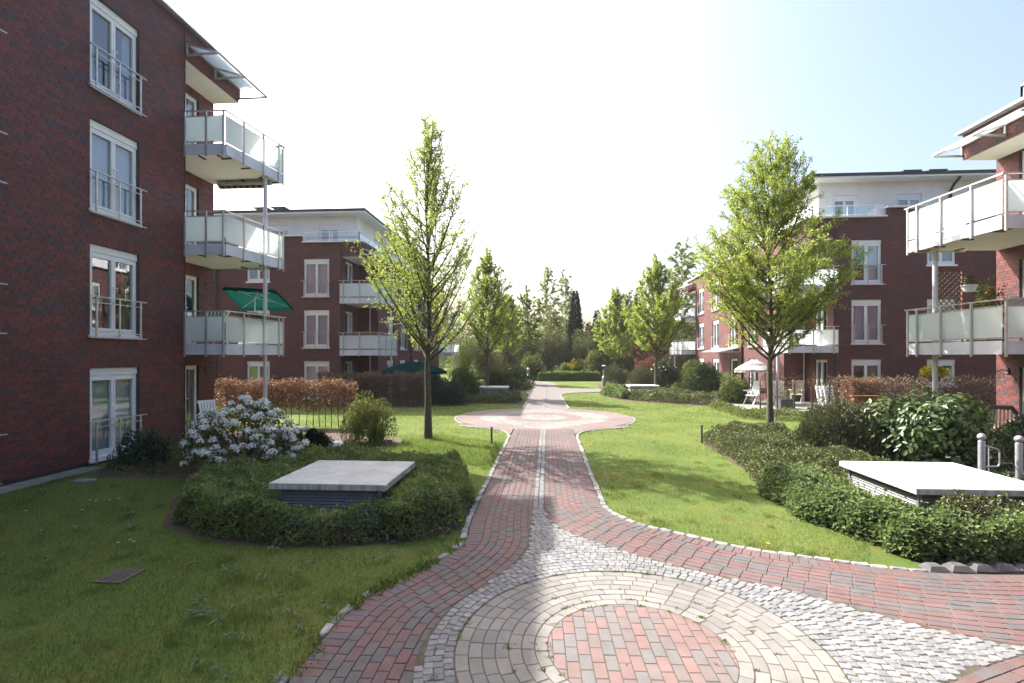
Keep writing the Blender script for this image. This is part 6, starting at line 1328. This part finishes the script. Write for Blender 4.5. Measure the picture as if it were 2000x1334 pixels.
# ------------------------------------------------------------------ grass, weeds and small flowers
def blades(n, poly, hmin, hmax, wid, segs, sd, keep=None):
    r_ = np.random.default_rng(sd); P = fill_poly(n, poly, r_)
    for q in NOGRASS: P = P[~inpoly(P, q)]
    if keep is not None: P = P[keep(P, r_)]
    m = len(P); patch = 0.75+.35*wavy(P[:, 0]*.6, P[:, 1]*.6)+.2*wavy(P[:, 0]+9, P[:, 1], 2.3); h = (hmin+(hmax-hmin)*r_.random(m)**1.6)*np.clip(patch, .35, 1.4)
    az = r_.random(m)*6.283; lean = r_.uniform(.15, .95, m); dx, dy = np.cos(az), np.sin(az); w = wid*r_.uniform(.6, 1.3, m)/2; sx, sy = -dy*w, dx*w
    b0 = np.stack([P[:, 0]-sx, P[:, 1]-sy, np.full(m, -.003)], 1); b1 = np.stack([P[:, 0]+sx, P[:, 1]+sy, np.full(m, -.003)], 1)
    tip = np.stack([P[:, 0]+dx*h*lean, P[:, 1]+dy*h*lean, h*(1-.35*lean)], 1); k = np.arange(m)
    if segs == 1: return np.stack([b0, b1, tip], 1).reshape(-1, 3), (k[:, None]*3+np.arange(3)[None])
    mx = np.stack([P[:, 0]+dx*h*lean*.3, P[:, 1]+dy*h*lean*.3, h*.58], 1); s = np.stack([sx*.75, sy*.75, np.zeros(m)], 1)
    V = np.stack([b0, b1, mx+s, mx-s, tip], 1).reshape(-1, 3); F_ = np.stack([k*5, k*5+1, k*5+2, k*5, k*5+2, k*5+3, k*5+3, k*5+2, k*5+4], 1).reshape(-1, 3); return V, F_
def sector(d0, d1, l0, l1):
    return [tuple(CAMF*d0+CAMR*l0*d0), tuple(CAMF*d0+CAMR*l1*d0), tuple(CAMF*d1+CAMR*l1*d1), tuple(CAMF*d1+CAMR*l0*d1)]
def band(a, b, c, d):
    def f(P, r_):
        q = P@CAMF; p = np.minimum(np.clip((q-a)/max(b-a, 1e-6), 0, 1), np.clip((d-q)/max(d-c, 1e-6), 0, 1)); return r_.random(len(P)) < p
    return f
VS, FS, off = [], [], 0
for n, poly, a, b, w, sg, sd, kp in ((150000, sector(3.3, 8.0, -1.06, .7), .025, .075, .0046, 2, 1, band(3.2, 3.3, 4.6, 8.0)), (190000, sector(4.6, 13, -1.06, .7), .025, .08, .0062, 1, 2, band(4.6, 8, 9, 13)),
     (150000, sector(9, 22, -.75, .65), .03, .095, .010, 1, 4, band(9, 13, 16, 22)), (80000, sector(16, 34, -.4, .45), .04, .10, .02, 1, 5, band(16, 22, 26, 34)), (26000, [(-4.4, 12.2), (-1.2, 11), (-1.2, 14), (-3.2, 15.4), (-4.3, 14)], .08, .22, .008, 1, 6, None)):
    V, F_ = blades(n, poly, a, b, w, sg, sd, kp); VS.append(V); FS.append(F_+off); off += len(V)
r3 = np.random.default_rng(31)                                  # longer tufts
cen = fill_poly(260, sector(3.6, 12, -1.0, .6), r3)
for k, c in enumerate(cen):
    r = r3.uniform(.06, .22); V, F_ = blades(int(900*r), [(c[0]+r*math.cos(a)*r3.uniform(.6, 1), c[1]+r*math.sin(a)*r3.uniform(.6, 1)) for a in np.arange(7)*.9], .06, .13, .005, 1, 500+k)
    if len(V): VS.append(V); FS.append(F_+off); off += len(V)
link('grass', npmesh('grass', np.concatenate(VS), np.concatenate(FS), 'grass'), None, 'mown spring grass with mossy and longer patches', 'grass', kind='stuff')
# grass and weeds creeping over the left kerb
x, y, a = walk(offset_line(KL, -.03), .012); keep = (y < 6.6) & (y > 3.2); x, y = x[keep], y[keep]; m = len(x); x = np.repeat(x, 9)+rng.normal(size=m*9)*.05; y = np.repeat(y, 9)+rng.normal(size=m*9)*.05
k = (wavy(x*2, y*2, 1.6)+rng.normal(size=len(x))*.25 > .05); x, y = x[k], y[k]; n = len(x)
P = np.stack([x, y, np.full(n, .03)], 1); link('weeds', leafmesh('weeds', P, unit(rdir(n)*.8+np.array([0, 0, .9])), rdir(n), .05*rng.uniform(.5, 1.3, n), .16, 'grass'), None, 'grass tufts creeping over the kerb of the left lawn', 'weeds', kind='stuff')
# rosettes of broad-leaved weeds in the left lawn
cen = fill_poly(170, sector(3.6, 9, -1.0, -.12)); 
for q in NOGRASS: cen = cen[~inpoly(cen, q)]
cen = cen[wavy(cen[:, 0]*.8, cen[:, 1]*.8) > -.1]; m = len(cen); C = np.repeat(cen, 9, 0)+rng.normal(size=(m*9, 2))*.015; n = m*9; az = rng.random(n)*6.283
P = np.stack([C[:, 0], C[:, 1], np.full(n, .045)], 1); D = np.stack([np.cos(az), np.sin(az), rng.uniform(.0, .45, n)], 1)
link('weed_rosettes', leafmesh('weed_rosettes', P, D, np.tile([0, 0, 1.], (n, 1)), .07*rng.uniform(.5, 1.4, n), .24, 'leaf_weed'), None, 'broad-leaved weeds scattered through the shaded left lawn', 'weeds', kind='stuff')
def tiny_flower(name, label, x, y, mat, r, z, group):
    t = thing(name, (x, y, 0), label, 'flower', group); m = MB(); m.tube([(0, 0, 0), (0, 0, z)], .0025, 4); link_local('stem', m, 'leaf_bush', t); m = MB(); k = 12
    for j in range(k):
        a0, a1 = (j-.42)/k*6.283, (j+.42)/k*6.283; m.add([(0, 0, z), (r*math.cos(a0), r*math.sin(a0), z+.006), (r*math.cos((a0+a1)/2)*1.1, r*math.sin((a0+a1)/2)*1.1, z+.004), (r*math.cos(a1), r*math.sin(a1), z+.006)], [(0, 1, 2, 3)])
    link_local('petals' if False else 'petal_ring', m, mat, t)
    m = MB(); m.lathe((0, 0, z), [(r*.35, .002), (r*.3, .012), (r*.05, .016)], 8); link_local('flower_head', m, 'petal_yellow', t)
for x, y, l in ((-7.35, 7.75, 'leftmost of the four daisies in a row in the left lawn'), (-7.2, 7.7, 'second from left of the four daisies in a row in the left lawn'), (-7.05, 7.78, 'third from left of the four daisies in a row in the left lawn'), (-6.95, 7.85, 'rightmost of the four daisies in a row in the left lawn'), (-7.0, 7.25, 'lone white daisy just in front of the row of four'), (-5.32, 6.0, 'leftmost of the three daisies close together behind the drain grate'), (-5.16, 6.05, 'rightmost of the three daisies close together behind the drain grate'), (-5.25, 6.1, 'middle one of the three daisies close together behind the drain grate')):
    tiny_flower('daisy', l, x, y, 'petal', .018, .085, 'white daisies in the left lawn')
for x, y, l in ((-7.75, 7.1, 'yellow dandelion in the far left of the shaded lawn'), (-1.33, 8.9, 'yellow dandelion beside the low hedge, farther one by the path kerb'), (-1.22, 7.1, 'yellow dandelion beside the low hedge, nearer one by the path kerb'), (2.7, 6.5, 'yellow dandelion in the right lawn by the kerb'), (4.2, 11.2, 'yellow dandelion at the edge of the right planting bed')):
    tiny_flower('dandelion', l, x, y, 'petal_yellow', .024, .10, 'yellow dandelions')
# moss and tiny weeds in the joints, specks of litter on the paving
mt = rng.random(170)*6.283; mr = rng.choice([CI, CI+.107, CI+.32, CR, CR, CR+.16], 170)+rng.normal(size=170)*.004
mc = np.stack([CC[0]+mr*np.cos(mt), CC[1]+mr*np.sin(mt)], 1); mc = np.repeat(mc, 22, 0)+rng.normal(size=(170*22, 2))*np.array([.018, .010]); n = len(mc)
link('moss', leafmesh('moss', np.stack([mc[:, 0], mc[:, 1], np.full(n, .029)], 1), unit(rdir(n)+np.array([0, 0, .8])), rdir(n), .014*rng.uniform(.5, 1.6, n), .4, 'grass'), None, 'tiny weeds and moss growing in the paving joints', 'moss', kind='stuff')
lp = fill_poly(420, sector(3.3, 11, -.5, .9)); lp = lp[inpoly(lp, paved)]; n = len(lp)
link('litter', leafmesh('litter', np.stack([lp[:, 0], lp[:, 1], np.full(n, .042)], 1), unit(rdir(n)*np.array([1, 1, .1])), np.tile([0, 0, 1.], (n, 1)), .022*rng.uniform(.4, 1.4, n), .55, 'litter'), None, 'small dry bits and petals scattered on the paving', 'litter', kind='stuff')
# dry leaves on the soil
cs = []
for poly, n in ((BEDW, 1400), (BED1, 300), (BEDR, 1300), (BEDF, 1500), (BEDG, 1200)): cs.append(fill_poly(n, poly))
cs = np.concatenate(cs); n = len(cs); P = np.stack([cs[:, 0], cs[:, 1], rng.uniform(.008, .03, n)], 1)
link('fallen_leaves', leafmesh('fallen_leaves', P, unit(rdir(n)*np.array([1, 1, .25])), unit(rdir(n)*.4+np.array([0, 0, 1.])), .06*rng.uniform(.5, 1.2, n), .6, 'litter'), None, 'dry brown leaves lying on the planting beds', 'leaves', kind='stuff')

# ------------------------------------------------------------------ the thin bright haze of the morning
hz = MB(); hz.box(-135, -65, -1.2, 155, 175, 16.8)
t = NT('air'); v = t.n('ShaderNodeVolumePrincipled', {'Color': (0.92, 0.95, 1.0), 'Density': HAZE, 'Anisotropy': 0.25})
t.t.links.new(v.outputs[0], t.out.inputs['Volume'])
link('haze', hz.mesh('haze', t.m), None, 'thin bright haze filling the air of the courtyard', 'haze', kind='stuff')
